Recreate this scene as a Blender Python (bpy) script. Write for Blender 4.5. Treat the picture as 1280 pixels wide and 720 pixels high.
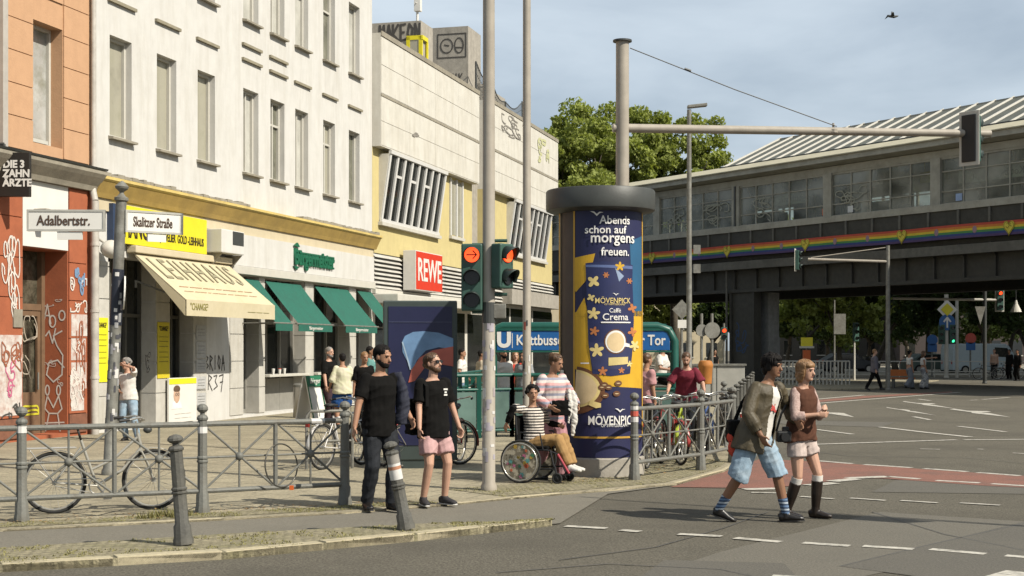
import bpy, bmesh, math, random
from mathutils import Vector, Matrix, noise as mnoise
R = math.radians
random.seed(7)
for o in list(bpy.data.objects): bpy.data.objects.remove(o)
S = bpy.context.scene
C = S.collection
# ------------------------------------------------------------------ camera
CAMZ, F, HZ = 1.85, 1778.0, 435.0
cam = bpy.data.cameras.new('camera'); camo = bpy.data.objects.new('camera', cam); C.objects.link(camo)
camo.location = (0, 0, CAMZ); camo.rotation_euler = (R(90), 0, 0)
cam.lens = 50; cam.sensor_width = 36; cam.shift_y = (HZ - 360) / 1280; cam.clip_end = 3000; cam.clip_start = .1
S.camera = camo
# ------------------------------------------------------------------ world, sun, exposure
SUNV = Vector((.84, -.54, 0)).normalized(); ELEV = R(42)
W = bpy.data.worlds.new('World'); S.world = W; W.use_nodes = True
nt = W.node_tree; N = nt.nodes; L = nt.links
bg = N['Background']; bg.inputs['Strength'].default_value = .058
sky = N.new('ShaderNodeTexSky'); sky.sky_type = 'NISHITA'; sky.sun_disc = False
sky.sun_elevation = ELEV; sky.sun_rotation = math.atan2(SUNV.x, SUNV.y); sky.air_density = 1.0; sky.dust_density = 1.6; sky.ozone_density = 1.6
tc = N.new('ShaderNodeTexCoord'); mp = N.new('ShaderNodeMapping'); mp.inputs['Scale'].default_value = (1.2, 1.2, 4.6); mp.inputs['Rotation'].default_value = (.10, -.28, .3)
n1 = N.new('ShaderNodeTexNoise'); n1.inputs['Scale'].default_value = 2.1; n1.inputs['Detail'].default_value = 7; n1.inputs['Roughness'].default_value = .52
n1.inputs['Distortion'].default_value = .35
cr = N.new('ShaderNodeValToRGB'); cr.color_ramp.elements[0].position = .33; cr.color_ramp.elements[1].position = .66
cr.color_ramp.elements[0].color = (0.30,) * 3 + (1,); cr.color_ramp.elements[1].color = (.93,) * 3 + (1,)
mx = N.new('ShaderNodeMix'); mx.data_type = 'RGBA'; mx.inputs['B'].default_value = (8.3, 9.5, 10.6, 1)
L.new(tc.outputs['Generated'], mp.inputs[0]); L.new(mp.outputs[0], n1.inputs['Vector']); L.new(n1.outputs['Fac'], cr.inputs[0])
L.new(cr.outputs[0], mx.inputs['Factor']); L.new(sky.outputs[0], mx.inputs['A']); L.new(mx.outputs['Result'], bg.inputs['Color'])
sl = bpy.data.lights.new('sun', 'SUN'); sl.energy = 5.0; sl.angle = R(.53); sl.color = (1, .935, .815)
so = bpy.data.objects.new('sun', sl); C.objects.link(so)
sd = Vector((SUNV.x * math.cos(ELEV), SUNV.y * math.cos(ELEV), math.sin(ELEV)))
so.rotation_euler = (-sd).to_track_quat('-Z', 'Y').to_euler(); so.location = (20, -20, 30)
vs = S.view_settings; vs.view_transform = 'Standard'; vs.look = 'None'; vs.exposure = .54; vs.gamma = 1
S.render.resolution_x = 1024; S.render.resolution_y = 576
# ------------------------------------------------------------------ helpers
def G(px, py, z=0.0):
    Y = (CAMZ - z) * F / (py - HZ); return Vector(((px - 640) * Y / F, Y, z))
def P(px, py, Y): return Vector(((px - 640) * Y / F, Y, CAMZ + (HZ - py) * Y / F))
def lin(c): return tuple(((x / 255) / 12.92 if x / 255 <= .04045 else ((x / 255 + .055) / 1.055) ** 2.4) for x in c)
MATS = {}; GF = .78
def mat(key, col, rough=.8, var=.12, scale=6, bump=0, metal=0, dirt=None, damt=.35, streak=False, emit=0, bscale=None, spec=.4, trans=0, dscale=1.1, alpha=1):
    if key in MATS: return MATS[key]
    if not emit: col = tuple(c*GF for c in col[:3]); dirt = tuple(c*GF for c in dirt) if dirt else None
    m = bpy.data.materials.new(key); m.use_nodes = True; MATS[key] = m
    t = m.node_tree; n = t.nodes; l = t.links; b = n['Principled BSDF']
    b.inputs['Roughness'].default_value = rough; b.inputs['Metallic'].default_value = metal
    b.inputs['Specular IOR Level'].default_value = spec
    if trans: b.inputs['Transmission Weight'].default_value = trans
    if alpha < 1: b.inputs['Alpha'].default_value = alpha
    tcn = n.new('ShaderNodeTexCoord'); col = tuple(col)
    nz = n.new('ShaderNodeTexNoise'); nz.inputs['Scale'].default_value = scale; nz.inputs['Detail'].default_value = 6; nz.inputs['Roughness'].default_value = .6
    l.new(tcn.outputs['Object'], nz.inputs['Vector'])
    rp = n.new('ShaderNodeValToRGB'); rp.color_ramp.elements[0].position = .3; rp.color_ramp.elements[1].position = .7
    rp.color_ramp.elements[0].color = tuple(c * (1 - var) for c in col[:3]) + (1,); rp.color_ramp.elements[1].color = tuple(min(1, c * (1 + var)) for c in col[:3]) + (1,)
    l.new(nz.outputs['Fac'], rp.inputs[0]); out = rp.outputs[0]
    if dirt:
        mpn = n.new('ShaderNodeMapping'); mpn.inputs['Scale'].default_value = (1, 1, .16) if streak else (1, 1, 1)
        l.new(tcn.outputs['Object'], mpn.inputs[0])
        d = n.new('ShaderNodeTexNoise'); d.inputs['Scale'].default_value = dscale * (3.5 if streak else 1); d.inputs['Detail'].default_value = 9; d.inputs['Roughness'].default_value = .68
        l.new(mpn.outputs[0], d.inputs['Vector'])
        dr = n.new('ShaderNodeValToRGB'); dr.color_ramp.elements[0].position = .46; dr.color_ramp.elements[1].position = .72
        dr.color_ramp.elements[0].color = (0, 0, 0, 1); dr.color_ramp.elements[1].color = (damt,) * 3 + (1,)
        l.new(d.outputs['Fac'], dr.inputs[0])
        mm = n.new('ShaderNodeMix'); mm.data_type = 'RGBA'; mm.inputs['B'].default_value = tuple(dirt) + (1,)
        l.new(dr.outputs[0], mm.inputs['Factor']); l.new(out, mm.inputs['A']); out = mm.outputs['Result']
    l.new(out, b.inputs['Base Color'])
    if emit:
        b.inputs['Emission Color'].default_value = col[:3] + (1,); b.inputs['Emission Strength'].default_value = emit
    if bump:
        bz = n.new('ShaderNodeTexNoise'); bz.inputs['Scale'].default_value = bscale or scale * 6; bz.inputs['Detail'].default_value = 5
        l.new(tcn.outputs['Object'], bz.inputs['Vector'])
        bn = n.new('ShaderNodeBump'); bn.inputs['Strength'].default_value = bump; bn.inputs['Distance'].default_value = .02
        l.new(bz.outputs['Fac'], bn.inputs['Height']); l.new(bn.outputs[0], b.inputs['Normal'])
    return m
def tagm(m, **k): return m

TS = bpy.data.scenes.new('workshop')
def evalmesh(o):
    TS.collection.objects.link(o); vl = TS.view_layers[0]; vl.update(); dg = vl.depsgraph
    me = bpy.data.meshes.new_from_object(o.evaluated_get(dg)); bpy.data.objects.remove(o); return me
class MB:
    def __init__(s): s.v = []; s.f = []
    def add(s, vs, fs):
        b = len(s.v); s.v += [tuple(v) for v in vs]; s.f += [tuple(i + b for i in f) for f in fs]; return s
    def poly(s, pts): return s.add(pts, [tuple(range(len(pts)))])
    def box(s, x0, x1, y0, y1, z0, z1):
        return s.add([(x0,y0,z0),(x1,y0,z0),(x1,y1,z0),(x0,y1,z0),(x0,y0,z1),(x1,y0,z1),(x1,y1,z1),(x0,y1,z1)],
                     [(0,3,2,1),(4,5,6,7),(0,1,5,4),(1,2,6,5),(2,3,7,6),(3,0,4,7)])
    def cbox(s, c, sz, rot=None):
        h = [x / 2 for x in sz]; c = Vector(c); vs = []
        for z in (-1, 1):
            for x, y in ((-1,-1),(1,-1),(1,1),(-1,1)):
                p = Vector((x*h[0], y*h[1], z*h[2])); vs.append(c + (rot @ p if rot else p))
        return s.add(vs, [(0,3,2,1),(4,5,6,7),(0,1,5,4),(1,2,6,5),(2,3,7,6),(3,0,4,7)])
    def ext(s, pts, vec):
        n = len(pts); vec = Vector(vec); a = [Vector(p) for p in pts]; b = [p + vec for p in a]
        return s.add(a + b, [tuple(range(n))[::-1], tuple(range(n, 2*n))] + [(i, (i+1) % n, n + (i+1) % n, n + i) for i in range(n)])
    def chain(s, pts, rad, side=None, n=12, caps=True, closed=False, dome=False):
        pts = [Vector(p) for p in pts]
        rad = [(r, r) if not isinstance(r, (tuple, list)) else r for r in (rad if isinstance(rad, (list,)) else [rad] * len(pts))]
        if dome:
            d0 = (pts[0] - pts[1]).normalized(); d1 = (pts[-1] - pts[-2]).normalized()
            a, b = rad[0], rad[-1]; m0 = min(a); m1 = min(b)
            pts = [pts[0] + d0*m0*.95, pts[0] + d0*m0*.6] + pts + [pts[-1] + d1*m1*.6, pts[-1] + d1*m1*.95]
            rad = [(a[0]*.32, a[1]*.32), (a[0]*.8, a[1]*.8)] + rad + [(b[0]*.8, b[1]*.8), (b[0]*.32, b[1]*.32)]
        k = len(pts); vs = []; up = None
        for i, p in enumerate(pts):
            if closed: t = pts[(i+1) % k] - pts[i-1]
            else: t = pts[min(i+1, k-1)] - pts[max(i-1, 0)]
            t.normalize()
            if side is not None: u = Vector(side)
            elif up is not None: u = up
            else: u = Vector((1,0,0)) if abs(t.x) < .9 else Vector((0,1,0))
            u = u - t * u.dot(t)
            if u.length < 1e-5: u = t.orthogonal()
            u.normalize(); up = u; w = t.cross(u)
            for j in range(n):
                a = 2*math.pi*j/n; vs.append(p + u*math.cos(a)*rad[i][0] + w*math.sin(a)*rad[i][1])
        fs = []
        for i in range(k if closed else k - 1):
            i2 = (i+1) % k
            for j in range(n): fs.append((i*n+j, i*n+(j+1) % n, i2*n+(j+1) % n, i2*n+j))
        if caps and not closed: fs += [tuple(range(n))[::-1], tuple(range((k-1)*n, k*n))]
        return s.add(vs, fs)
    def tube(s, p0, p1, r0, r1=None, n=10): return s.chain([p0, p1], [r0, r0 if r1 is None else r1], n=n)
    def lathe(s, prof, n=16, c=(0,0,0), a0=0):
        vs = []; c = Vector(c)
        for r, z in prof:
            for j in range(n):
                a = a0 + 2*math.pi*j/n; vs.append(c + Vector((r*math.cos(a), r*math.sin(a), z)))
        k = len(prof); fs = [(i*n+j, i*n+(j+1) % n, (i+1)*n+(j+1) % n, (i+1)*n+j) for i in range(k-1) for j in range(n)]
        fs += [tuple(range(n))[::-1], tuple(range((k-1)*n, k*n))]
        return s.add(vs, fs)
    def ring(s, c, axis, r, rt, n=28, m=6):
        c = Vector(c); ax = Vector(axis).normalized(); u = ax.orthogonal().normalized(); w = ax.cross(u)
        return s.chain([c + (u*math.cos(2*math.pi*i/n) + w*math.sin(2*math.pi*i/n))*r for i in range(n)], rt, n=m, closed=True)
    def disc(s, c, axis, r, t, n=24):
        c = Vector(c); ax = Vector(axis).normalized(); return s.chain([c - ax*t/2, c + ax*t/2], r, n=n)
    def ball(s, c, r, n=10, m=7):
        r = r if isinstance(r, (tuple, list)) else (r, r, r); c = Vector(c); vs = []
        for i in range(1, m):
            t = math.pi*i/m
            for j in range(n):
                a = 2*math.pi*j/n; vs.append(c + Vector((r[0]*math.sin(t)*math.cos(a), r[1]*math.sin(t)*math.sin(a), -r[2]*math.cos(t))))
        b = len(vs); vs += [c - Vector((0,0,r[2])), c + Vector((0,0,r[2]))]
        fs = [(i*n+j, i*n+(j+1) % n, (i+1)*n+(j+1) % n, (i+1)*n+j) for i in range(m-2) for j in range(n)]
        fs += [(b, (j+1) % n, j) for j in range(n)] + [(b+1, (m-2)*n+j, (m-2)*n+(j+1) % n) for j in range(n)]
        return s.add(vs, fs)
    def mesh(s, name):
        me = bpy.data.meshes.new(name); me.from_pydata(s.v, [], s.f); me.update(); return me
    def build(s, name, m, parent=None, smooth=None, bevel=0, fix=True):
        me = s.mesh(name)
        if fix:
            bm = bmesh.new(); bm.from_mesh(me); bmesh.ops.recalc_face_normals(bm, faces=bm.faces); bm.to_mesh(me); bm.free()
        return link(name, me, m, parent, smooth, bevel)
def link(name, me, m, parent=None, smooth=None, bevel=0):
    o = bpy.data.objects.new(name, me); C.objects.link(o)
    for x in (m if isinstance(m, (list, tuple)) else [m]): me.materials.append(x)
    if smooth:
        for p in me.polygons: p.use_smooth = True
        if smooth is not True: me.set_sharp_from_angle(angle=R(smooth))
    if bevel:
        bv = o.modifiers.new('bevel', 'BEVEL'); bv.width = bevel; bv.segments = 2; bv.limit_method = 'ANGLE'
    if parent: o.parent = parent
    return o
def tag(o, label=None, cat=None, group=None, kind=None):
    if label: o['label'] = label
    if cat: o['category'] = cat
    if group: o['group'] = group
    if kind: o['kind'] = kind
    return o
def thing(name, label, cat, loc=(0,0,0), rz=0, group=None):
    o = bpy.data.objects.new(name, None); C.objects.link(o); o.empty_display_size = .2
    o.location = loc; o.rotation_euler = (0, 0, rz); return tag(o, label, cat, group)
def struct(o): return tag(o, kind='structure')
def dup(root, loc=None, rz=None, label=None, group=None, mats=None):
    def cp(o, par):
        c = o.copy(); C.objects.link(c); c.parent = par
        for ch in list(o.children): cp(ch, c)
        return c
    r = cp(root, None)
    if loc is not None: r.location = loc
    if rz is not None: r.rotation_euler = (0, 0, rz)
    if label: r['label'] = label
    if group: r['group'] = group
    return r
def textmesh(body, size, extrude=.004, bold=0, align='CENTER', sx=1, shear=0, space=1):
    cu = bpy.data.curves.new('t', 'FONT'); cu.body = body; cu.size = size; cu.extrude = extrude; cu.offset = bold
    cu.align_x = align; cu.align_y = 'CENTER'; cu.resolution_u = 3; cu.shear = shear; cu.space_character = space
    me = evalmesh(bpy.data.objects.new('t', cu))
    if sx != 1: me.transform(Matrix.Diagonal((sx, 1, 1, 1)))
    return me
FRONT = Matrix(((1,0,0,0),(0,0,-1,0),(0,1,0,0),(0,0,0,1)))      # text x -> x, y -> z, z(front) -> -y
def text(body, size, c, m, parent, name='lettering', bold=0, align='CENTER', sx=1, rot=None, extrude=.004, shear=0, fit=None, space=1):
    me = textmesh(body, size, extrude, bold, align, 1, shear, space)
    if fit:
        xs = [v.co.x for v in me.vertices]; sx = fit / (max(xs) - min(xs))
    if sx != 1: me.transform(Matrix.Diagonal((sx, 1, 1, 1)))
    me.transform(Matrix.Translation(c) @ (rot.to_4x4() if rot else Matrix()) @ FRONT)
    return link(name, me, m, parent)
def ribbon(mb, pts, w, y):
    """flat painted stroke in the local xz plane"""
    k = len(pts)
    for i in range(k - 1):
        a = Vector((pts[i][0], pts[i][1])); b = Vector((pts[i+1][0], pts[i+1][1])); d = b - a
        if d.length < 1e-4: continue
        d.normalize(); nn = Vector((-d.y, d.x)) * w / 2; a = a - d*w*.3; b = b + d*w*.3
        mb.poly([(a.x+nn.x, y, a.y+nn.y), (a.x-nn.x, y, a.y-nn.y), (b.x-nn.x, y, b.y-nn.y), (b.x+nn.x, y, b.y+nn.y)])
        y -= .0002
def scrawl(rng, x0, x1, z0, z1, n=3, k=14):
    out = []
    for _ in range(n):
        p = []; cx = rng.uniform(x0, x1); cz = rng.uniform(z0, z1); a = rng.uniform(0, 6.28)
        hw = (x1-x0)*.16; hz = (z1-z0)*.16
        for i in range(k):
            a += rng.uniform(-.2, 1.25); cx += math.cos(a)*hw*.55; cz += math.sin(a)*hz*.55
            cx = min(max(cx, x0), x1); cz = min(max(cz, z0), z1); p.append((cx, cz))
        q = []
        for i in range(len(p)-1):          # smooth by corner cutting
            q += [(p[i][0]*.75+p[i+1][0]*.25, p[i][1]*.75+p[i+1][1]*.25), (p[i][0]*.25+p[i+1][0]*.75, p[i][1]*.25+p[i+1][1]*.75)]
        out.append(q)
    return out
def loops(cx, cz, r, squeeze=1, n=14, t0=0, t1=6.283):
    return [(cx + r*squeeze*math.cos(t0+(t1-t0)*i/n), cz + r*math.sin(t0+(t1-t0)*i/n)) for i in range(n+1)]
def remesh(mb, voxel, smooth=3, disp=0, dscale=8, seed=0):
    me = mb.mesh('r'); o = bpy.data.objects.new('r', me)
    bm = bmesh.new(); bm.from_mesh(me); bmesh.ops.recalc_face_normals(bm, faces=bm.faces); bm.to_mesh(me); bm.free()
    r = o.modifiers.new('r', 'REMESH'); r.mode = 'VOXEL'; r.voxel_size = voxel
    if smooth:
        sm = o.modifiers.new('s', 'SMOOTH'); sm.factor = .5; sm.iterations = smooth
    out = evalmesh(o); bpy.data.meshes.remove(me)
    if disp:
        off = Vector((seed*3.1, seed*1.7, 0))
        import numpy as np
        n = len(out.vertices); co = np.empty(n*3, 'f'); out.vertices.foreach_get('co', co); nn = np.empty(n*3, 'f'); out.vertex_normals.foreach_get('vector', nn); co.shape = nn.shape = (n, 3)
        d = []
        for c in co.tolist():
            q = Vector(c)*dscale + off; q.z *= .6; w = Vector((q.x*.5, q.y*.5, q.z*2.6+q.x*.8)); d.append(mnoise.noise(q)*disp*.7 + mnoise.noise(q*2.6)*disp*.4 + (.35-abs(mnoise.noise(w)))*disp*1.3)
        co += nn*np.array(d, 'f')[:, None]; out.vertices.foreach_set('co', co.ravel()); out.update()
    for p in out.polygons: p.use_smooth = True
    return out
# ------------------------------------------------------------------ materials
asph = mat('asphalt', (.145, .132, .105), .95, .55, 45, .7, dirt=(.10, .092, .075), damt=.9, dscale=.35, bscale=140, spec=.1)
asph2 = mat('asphalt_path', (.185, .168, .132), .9, .3, 60, .5, dirt=(.13, .118, .092), damt=.6, dscale=.7, bscale=130)
paveM = mat('pavement', (.36, .315, .215), .92, .32, 26, .6, dirt=(.19, .165, .11), damt=.7, dscale=.8, bscale=40)
mossM = mat('verge_soil', (.33, .29, .185), .95, .42, 24, .9, dirt=(.19, .18, .075), damt=.7, dscale=3.0, bscale=50)
kerbM = mat('granite', (.46, .40, .265), .85, .18, 30, .3, dirt=(.18, .155, .11), damt=.5, dscale=2)
lineM = mat('road_paint', (.52, .49, .42), .8, .2, 25, .2, dirt=(.13, .12, .10), damt=1.0, dscale=9)
redM = mat('red_lane', (.235, .105, .075), .9, .35, 40, .4, dirt=(.13, .085, .068), damt=.85, dscale=1.6)
galv = mat('galvanised', (.21, .205, .18), .6, .25, 9, .2, metal=.2, dirt=(.10, .085, .06), damt=.7, dscale=4)
polM = mat('pole_paint', (.37, .33, .27), .55, .1, 6, .05, dirt=(.25, .21, .17), damt=.45, streak=True)
dkgrey = mat('dark_metal', (.05, .053, .05), .5, .15, 8)
black = mat('black', (.012, .012, .012), .5, .1)
whiteM = mat('white_paint', (.54, .52, .46), .7, .06, 4, .05, dirt=(.42, .38, .3), damt=.3, streak=True)
glassM = mat('dark_glass', (.022, .024, .022), .06, .2, 1.3, spec=.6)
greenM = mat('station_green', (.009, .085, .062), .4, .12, 5)
blueM = mat('sign_blue', (.012, .10, .30), .4, .08, 4)
signw = mat('sign_white', (.72, .70, .65), .45, .04, 3)
yellowM = mat('sign_yellow', (.72, .62, .025), .5, .07, 3)

def joints(m, w, h, mort, dark, rot=0):
    t = m.node_tree; b = t.nodes['Principled BSDF']; src = b.inputs['Base Color'].links[0].from_socket
    c = t.nodes.new('ShaderNodeTexCoord'); mp_ = t.nodes.new('ShaderNodeMapping'); mp_.inputs['Rotation'].default_value = (0,0,rot); br = t.nodes.new('ShaderNodeTexBrick'); t.links.new(c.outputs['Object'], mp_.inputs[0]); t.links.new(mp_.outputs[0], br.inputs['Vector'])
    br.inputs['Scale'].default_value = 1; br.inputs['Brick Width'].default_value = w; br.inputs['Row Height'].default_value = h; br.inputs['Mortar Size'].default_value = mort
    br.inputs['Color1'].default_value = (1,1,1,1); br.inputs['Color2'].default_value = (.82,.82,.82,1); br.inputs['Mortar'].default_value = (dark,dark,dark,1)
    mm = t.nodes.new('ShaderNodeMix'); mm.data_type = 'RGBA'; mm.blend_type = 'MULTIPLY'; mm.inputs['Factor'].default_value = 1; t.links.new(src, mm.inputs['A']); t.links.new(br.outputs['Color'], mm.inputs['B']); t.links.new(mm.outputs['Result'], b.inputs['Base Color'])
joints(paveM, .5, .5, .014, .55, R(24)); joints(mossM, .11, .09, .014, .6, R(24))
# ------------------------------------------------------------------ ground
SW = .03
def sheet(name, pts, m, z=None, kind='structure', thick=0):
    mb = MB(); pts = [Vector((p[0], p[1], (z if z is not None else 0))) for p in pts]
    if thick: mb.ext([p - Vector((0,0,thick)) for p in pts], (0,0,thick))
    else: mb.poly(pts)
    return tag(mb.build(name, m), kind=kind)
sheet('ground', [(-400,-60),(400,-60),(400,900),(-400,900)], asph, -.004)
Bl = [G(-160,672,SW), G(0,662,SW), G(280,648,SW), G(430,640,SW), G(560,630,SW), G(640,622,SW), G(760,612,SW), G(845,604,SW), G(905,588,SW)]
Bl += [Vector((3.75,23.2,SW)), Vector((4.0,25.5,SW)), Vector((5.2,34,SW)), Vector((7.6,52,SW)), Vector((8.9,60,SW))]
sheet('pavement', [(-14,10)] + [(p.x,p.y) for p in Bl] + [(-6,60),(-30,60),(-30,10)], paveM, SW, thick=.12)
Cl = [G(-160,703), G(0,693), G(280,675), G(520,662), G(690,656)]
Dl = [G(-160,728), G(0,715), G(280,699), G(520,676), G(690,657)]
path = [p for p in Bl[:8]] + [G(760,618), G(700,655)] + Cl[::-1]
sheet('cycle_path', [(p.x,p.y) for p in path], asph2, .008)
sheet('verge', [(p.x,p.y) for p in Cl] + [(p.x,p.y) for p in Dl[::-1]], mossM, .06, thick=.07)
# moss strip along the railings
def off(pl, d):
    out = []
    for i, p in enumerate(pl):
        t = (pl[min(i+1,len(pl)-1)] - pl[max(i-1,0)]); t = Vector((t.x,t.y)).normalized(); out.append(Vector((p.x - t.y*d, p.y + t.x*d)))
    return out
inner = off(Bl, .55)
sheet('verge', [(p.x,p.y) for p in off(Bl,.16)[:5]] + [(p.x,p.y) for p in inner[:5][::-1]], mossM, SW+.005)
sheet('verge', [(p.x,p.y) for p in off(Bl,.16)[5:10]] + [(p.x,p.y) for p in off(Bl,1.3)[5:10][::-1]], mossM, SW+.005)
# kerb stones, one by one
def kerb(pl, w, z, h, step, name='kerb'):
    k = bpy.data.objects.new(name, None); C.objects.link(k); k['kind'] = 'structure'
    pts = [Vector((p.x,p.y)) for p in pl]; o2 = [Vector((p.x,p.y)) for p in off(pl, w)]
    for i in range(len(pts)-1):
        n = max(1, round((pts[i+1]-pts[i]).length/step))
        for j in range(n):
            a, b = j/n + .008, (j+1)/n - .008; dz = random.uniform(-.008, .008)
            q = [pts[i].lerp(pts[i+1],a), pts[i].lerp(pts[i+1],b), o2[i].lerp(o2[i+1],b), o2[i].lerp(o2[i+1],a)]
            MB().ext([(p.x,p.y,z-h) for p in q], (0,0,h+dz)).build('kerb_stone', kerbM, k, bevel=.008)
    return k
kerb(Dl, .15, .072, .09, 1.0)
kerb(Bl, .06, SW+.004, .05, 1.0)
# painted markings
def line(a, b, w, name='road_marking', m=lineM, z=.006):
    a, b = Vector(a[:2]), Vector(b[:2]); d = (b-a).normalized(); nn = Vector((-d.y,d.x))*w/2
    return sheet(name, [a+nn, a-nn, b-nn, b+nn], m, z)
def gline(x0,y0,x1,y1,w=.12): line(G(x0,y0), G(x1,y1), w)
for a in ((707,658,758,661),(776,663,800,665),(848,668,902,671),(919,673,976,678),(1004,679,1062,683),(1079,683,1142,687),(1163,687,1232,693),(1257,695,1320,700)): gline(*a, .13)
for a in ((939,616,985,617),(1001,621,1042,624),(1063,623,1107,626),(1126,626,1172,629),(1200,629,1250,632)): gline(*a, .09)
# red cycle crossing
red = [G(838,609), G(905,590), G(950,574), G(1015,577), G(1090,582), G(1200,590), G(1330,598), G(1330,612), G(1240,608), G(1100,598), G(1070,598), G(960,611)]
sheet('red_lane', [(p.x,p.y) for p in red], redM, .004)
for a in ((1018,576,1066,580),(1080,581,1140,585),(1155,586,1210,590),(1222,591,1275,595),(1110,596,1150,599),(1170,601,1225,604),(1240,605,1300,609)): gline(*a, .14)
for a in ((1010,607,1044,604),(1040,602,1070,599),(1060,598,1110,596),(930,612,975,611)): gline(*a, .22)
red2 = [G(1000,502), G(1080,495), G(1190,489.3), G(1190,490.6), G(1090,497), G(1000,505)]
sheet('red_lane', [(p.x,p.y) for p in red2], redM, .004)
gline(1000,501,1080,494,.2); gline(1000,506,1200,490.5,.2)
for a in ((1010,556,1195,550,.16),(1205,550,1330,549,.16),(1020,537,1066,543,.14),(1100,534,1160,541,.18),(1160,541,1213,546.5,.18),(1198,533,1257,540,.14),(1142,521,1163,525,.14),(1212,500.5,1222,500,.15),(1228,499.5,1262,497,.15),(1148,499,1163,501,.15),(1150,561.5,1175,562,.1),(1222,561.5,1230,562,.1),(1266,566.5,1285,567.5,.1),(1280,716,1215,735,.3),(960,725,1100,733,.5)): gline(*a)
def arrow(px, py, head, tail, flip=1):
    c = G(px,py); k = c.y/F; h = k*head; t = k*tail; f = flip; D = c.y*.12
    pts = [(c.x, c.y-D*.55), (c.x+f*h, c.y-D*.05), (c.x+f*h*.4, c.y), (c.x+f*t, c.y+D*.12), (c.x+f*t, c.y+D*.2), (c.x+f*h*.5, c.y+D*.25), (c.x+f*h*.6,c.y+D*.55), (c.x-f*h*.5,c.y+D*.45), (c.x-f*h*.35, c.y+D*.05), (c.x-f*h, c.y-D*.05)]
    sheet('road_arrow', pts, lineM, .006)
arrow(1040,516,12,-24,1); arrow(1222,516,11,26,1); arrow(1136,514,5,8,1); arrow(1158,506,7,20,1)
# repaired asphalt patches
pat = mat('asphalt_patch', (.122,.112,.092), .95, .4, 50, .5, dirt=(.145,.132,.105), damt=.6, dscale=.8)
sheet('asphalt_patch', [(p.x,p.y) for p in (G(1050,708), G(1330,640), G(1400,690), G(1330,745))], pat, .002)
pat2 = mat('asphalt_pale', (.155,.141,.112), .95, .4, 50, .5, dirt=(.125,.115,.093), damt=.6, dscale=.8)
sheet('asphalt_patch', [(p.x,p.y) for p in (G(900,690),G(1100,640),G(1330,655),G(1330,668),G(1010,735),G(760,735))], pat2, .0)
pat3 = mat('tar_seam', (.085,.08,.07), .7, .3, 20)
for seam in ([(700,700),(820,684),(905,660),(960,640)],[(1050,708),(1150,684),(1290,652)],[(620,716),(760,705),(900,712),(1010,735)],[(1090,640),(1180,668),(1290,690)],[(980,560),(1060,570),(1200,572),(1290,580)]):
    for q0, q1 in zip(seam[:-1], seam[1:]): line(G(*q0), G(*q1), .022, 'tar_seam', pat3, .003)
for (a_, b_, c_, d_) in ((1120,600,1290,618),(980,530,1100,528),(830,700,980,725)):
    sheet('asphalt_patch', [(p.x,p.y) for p in (G(a_,b_),G(c_,b_+4),G(c_+20,d_),G(a_-30,d_-3))], pat, .001)
# tufts in the verges
rng = random.Random(3); mb = MB()
def tuft(x, y, z, h, n):
    for _ in range(n):
        a = rng.uniform(0,6.28); l = h*rng.uniform(.5,1.2); w = .006; dx, dy = math.cos(a), math.sin(a); bx, by = x+rng.uniform(-.03,.03), y+rng.uniform(-.03,.03)
        mb.add([(bx-dy*w,by+dx*w,z),(bx+dy*w,by-dx*w,z),(bx+dx*l*.6,by+dy*l*.6,z+l)], [(0,1,2)])
def strip(A, B, z, n, h):
    for _ in range(n):
        i = rng.randrange(len(A)-1); s, t = rng.random(), rng.random()
        a = A[i].lerp(A[i+1], s); b = B[i].lerp(B[i+1], s); p = Vector(a[:2]).lerp(Vector(b[:2]), t)
        if mnoise.noise(Vector((p.x*1.9, p.y*1.9, 0))) > -.05: tuft(p.x, p.y, z, h, 5)
strip(Cl, Dl, .06, 1500, .016); strip([Vector((p.x,p.y)) for p in off(Bl,.16)[:5]], inner[:5], SW, 1500, .018)
strip([Vector((p.x,p.y)) for p in off(Bl,.16)[5:10]], off(Bl,1.3)[5:10], SW, 1000, .018)
for k in range(26): tuft(rng.gauss(-3.75,.12), rng.gauss(15.3,.08), SW, .09, 14)
grassM = mat('grass_blades', (.22,.20,.07), .8, .3, 3)
tag(mb.build('grass', grassM, fix=False), kind='stuff')
# dry leaves on the verge
mb = MB()
for k in range(420):
    p = inner[1].lerp(inner[4], rng.random()) + Vector((rng.gauss(0,.25), rng.gauss(-.05,.16))) if k % 2 else inner[6].lerp(inner[9], rng.random()) + Vector((rng.gauss(0,.3), rng.gauss(.3,.3)))
    a = rng.uniform(0,6.28); s = rng.uniform(.012,.03); z = SW+.012
    mb.poly([(p.x+math.cos(a+q)*s*(1 if q in (0,3.14) else .5), p.y+math.sin(a+q)*s*(1 if q in (0,3.14) else .5), z+rng.uniform(0,.012)) for q in (0,1.57,3.14,4.71)])
tag(mb.build('fallen_leaves', mat('dry_leaf', (.24,.15,.06), .9, .4, 2), fix=False), kind='stuff')
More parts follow.
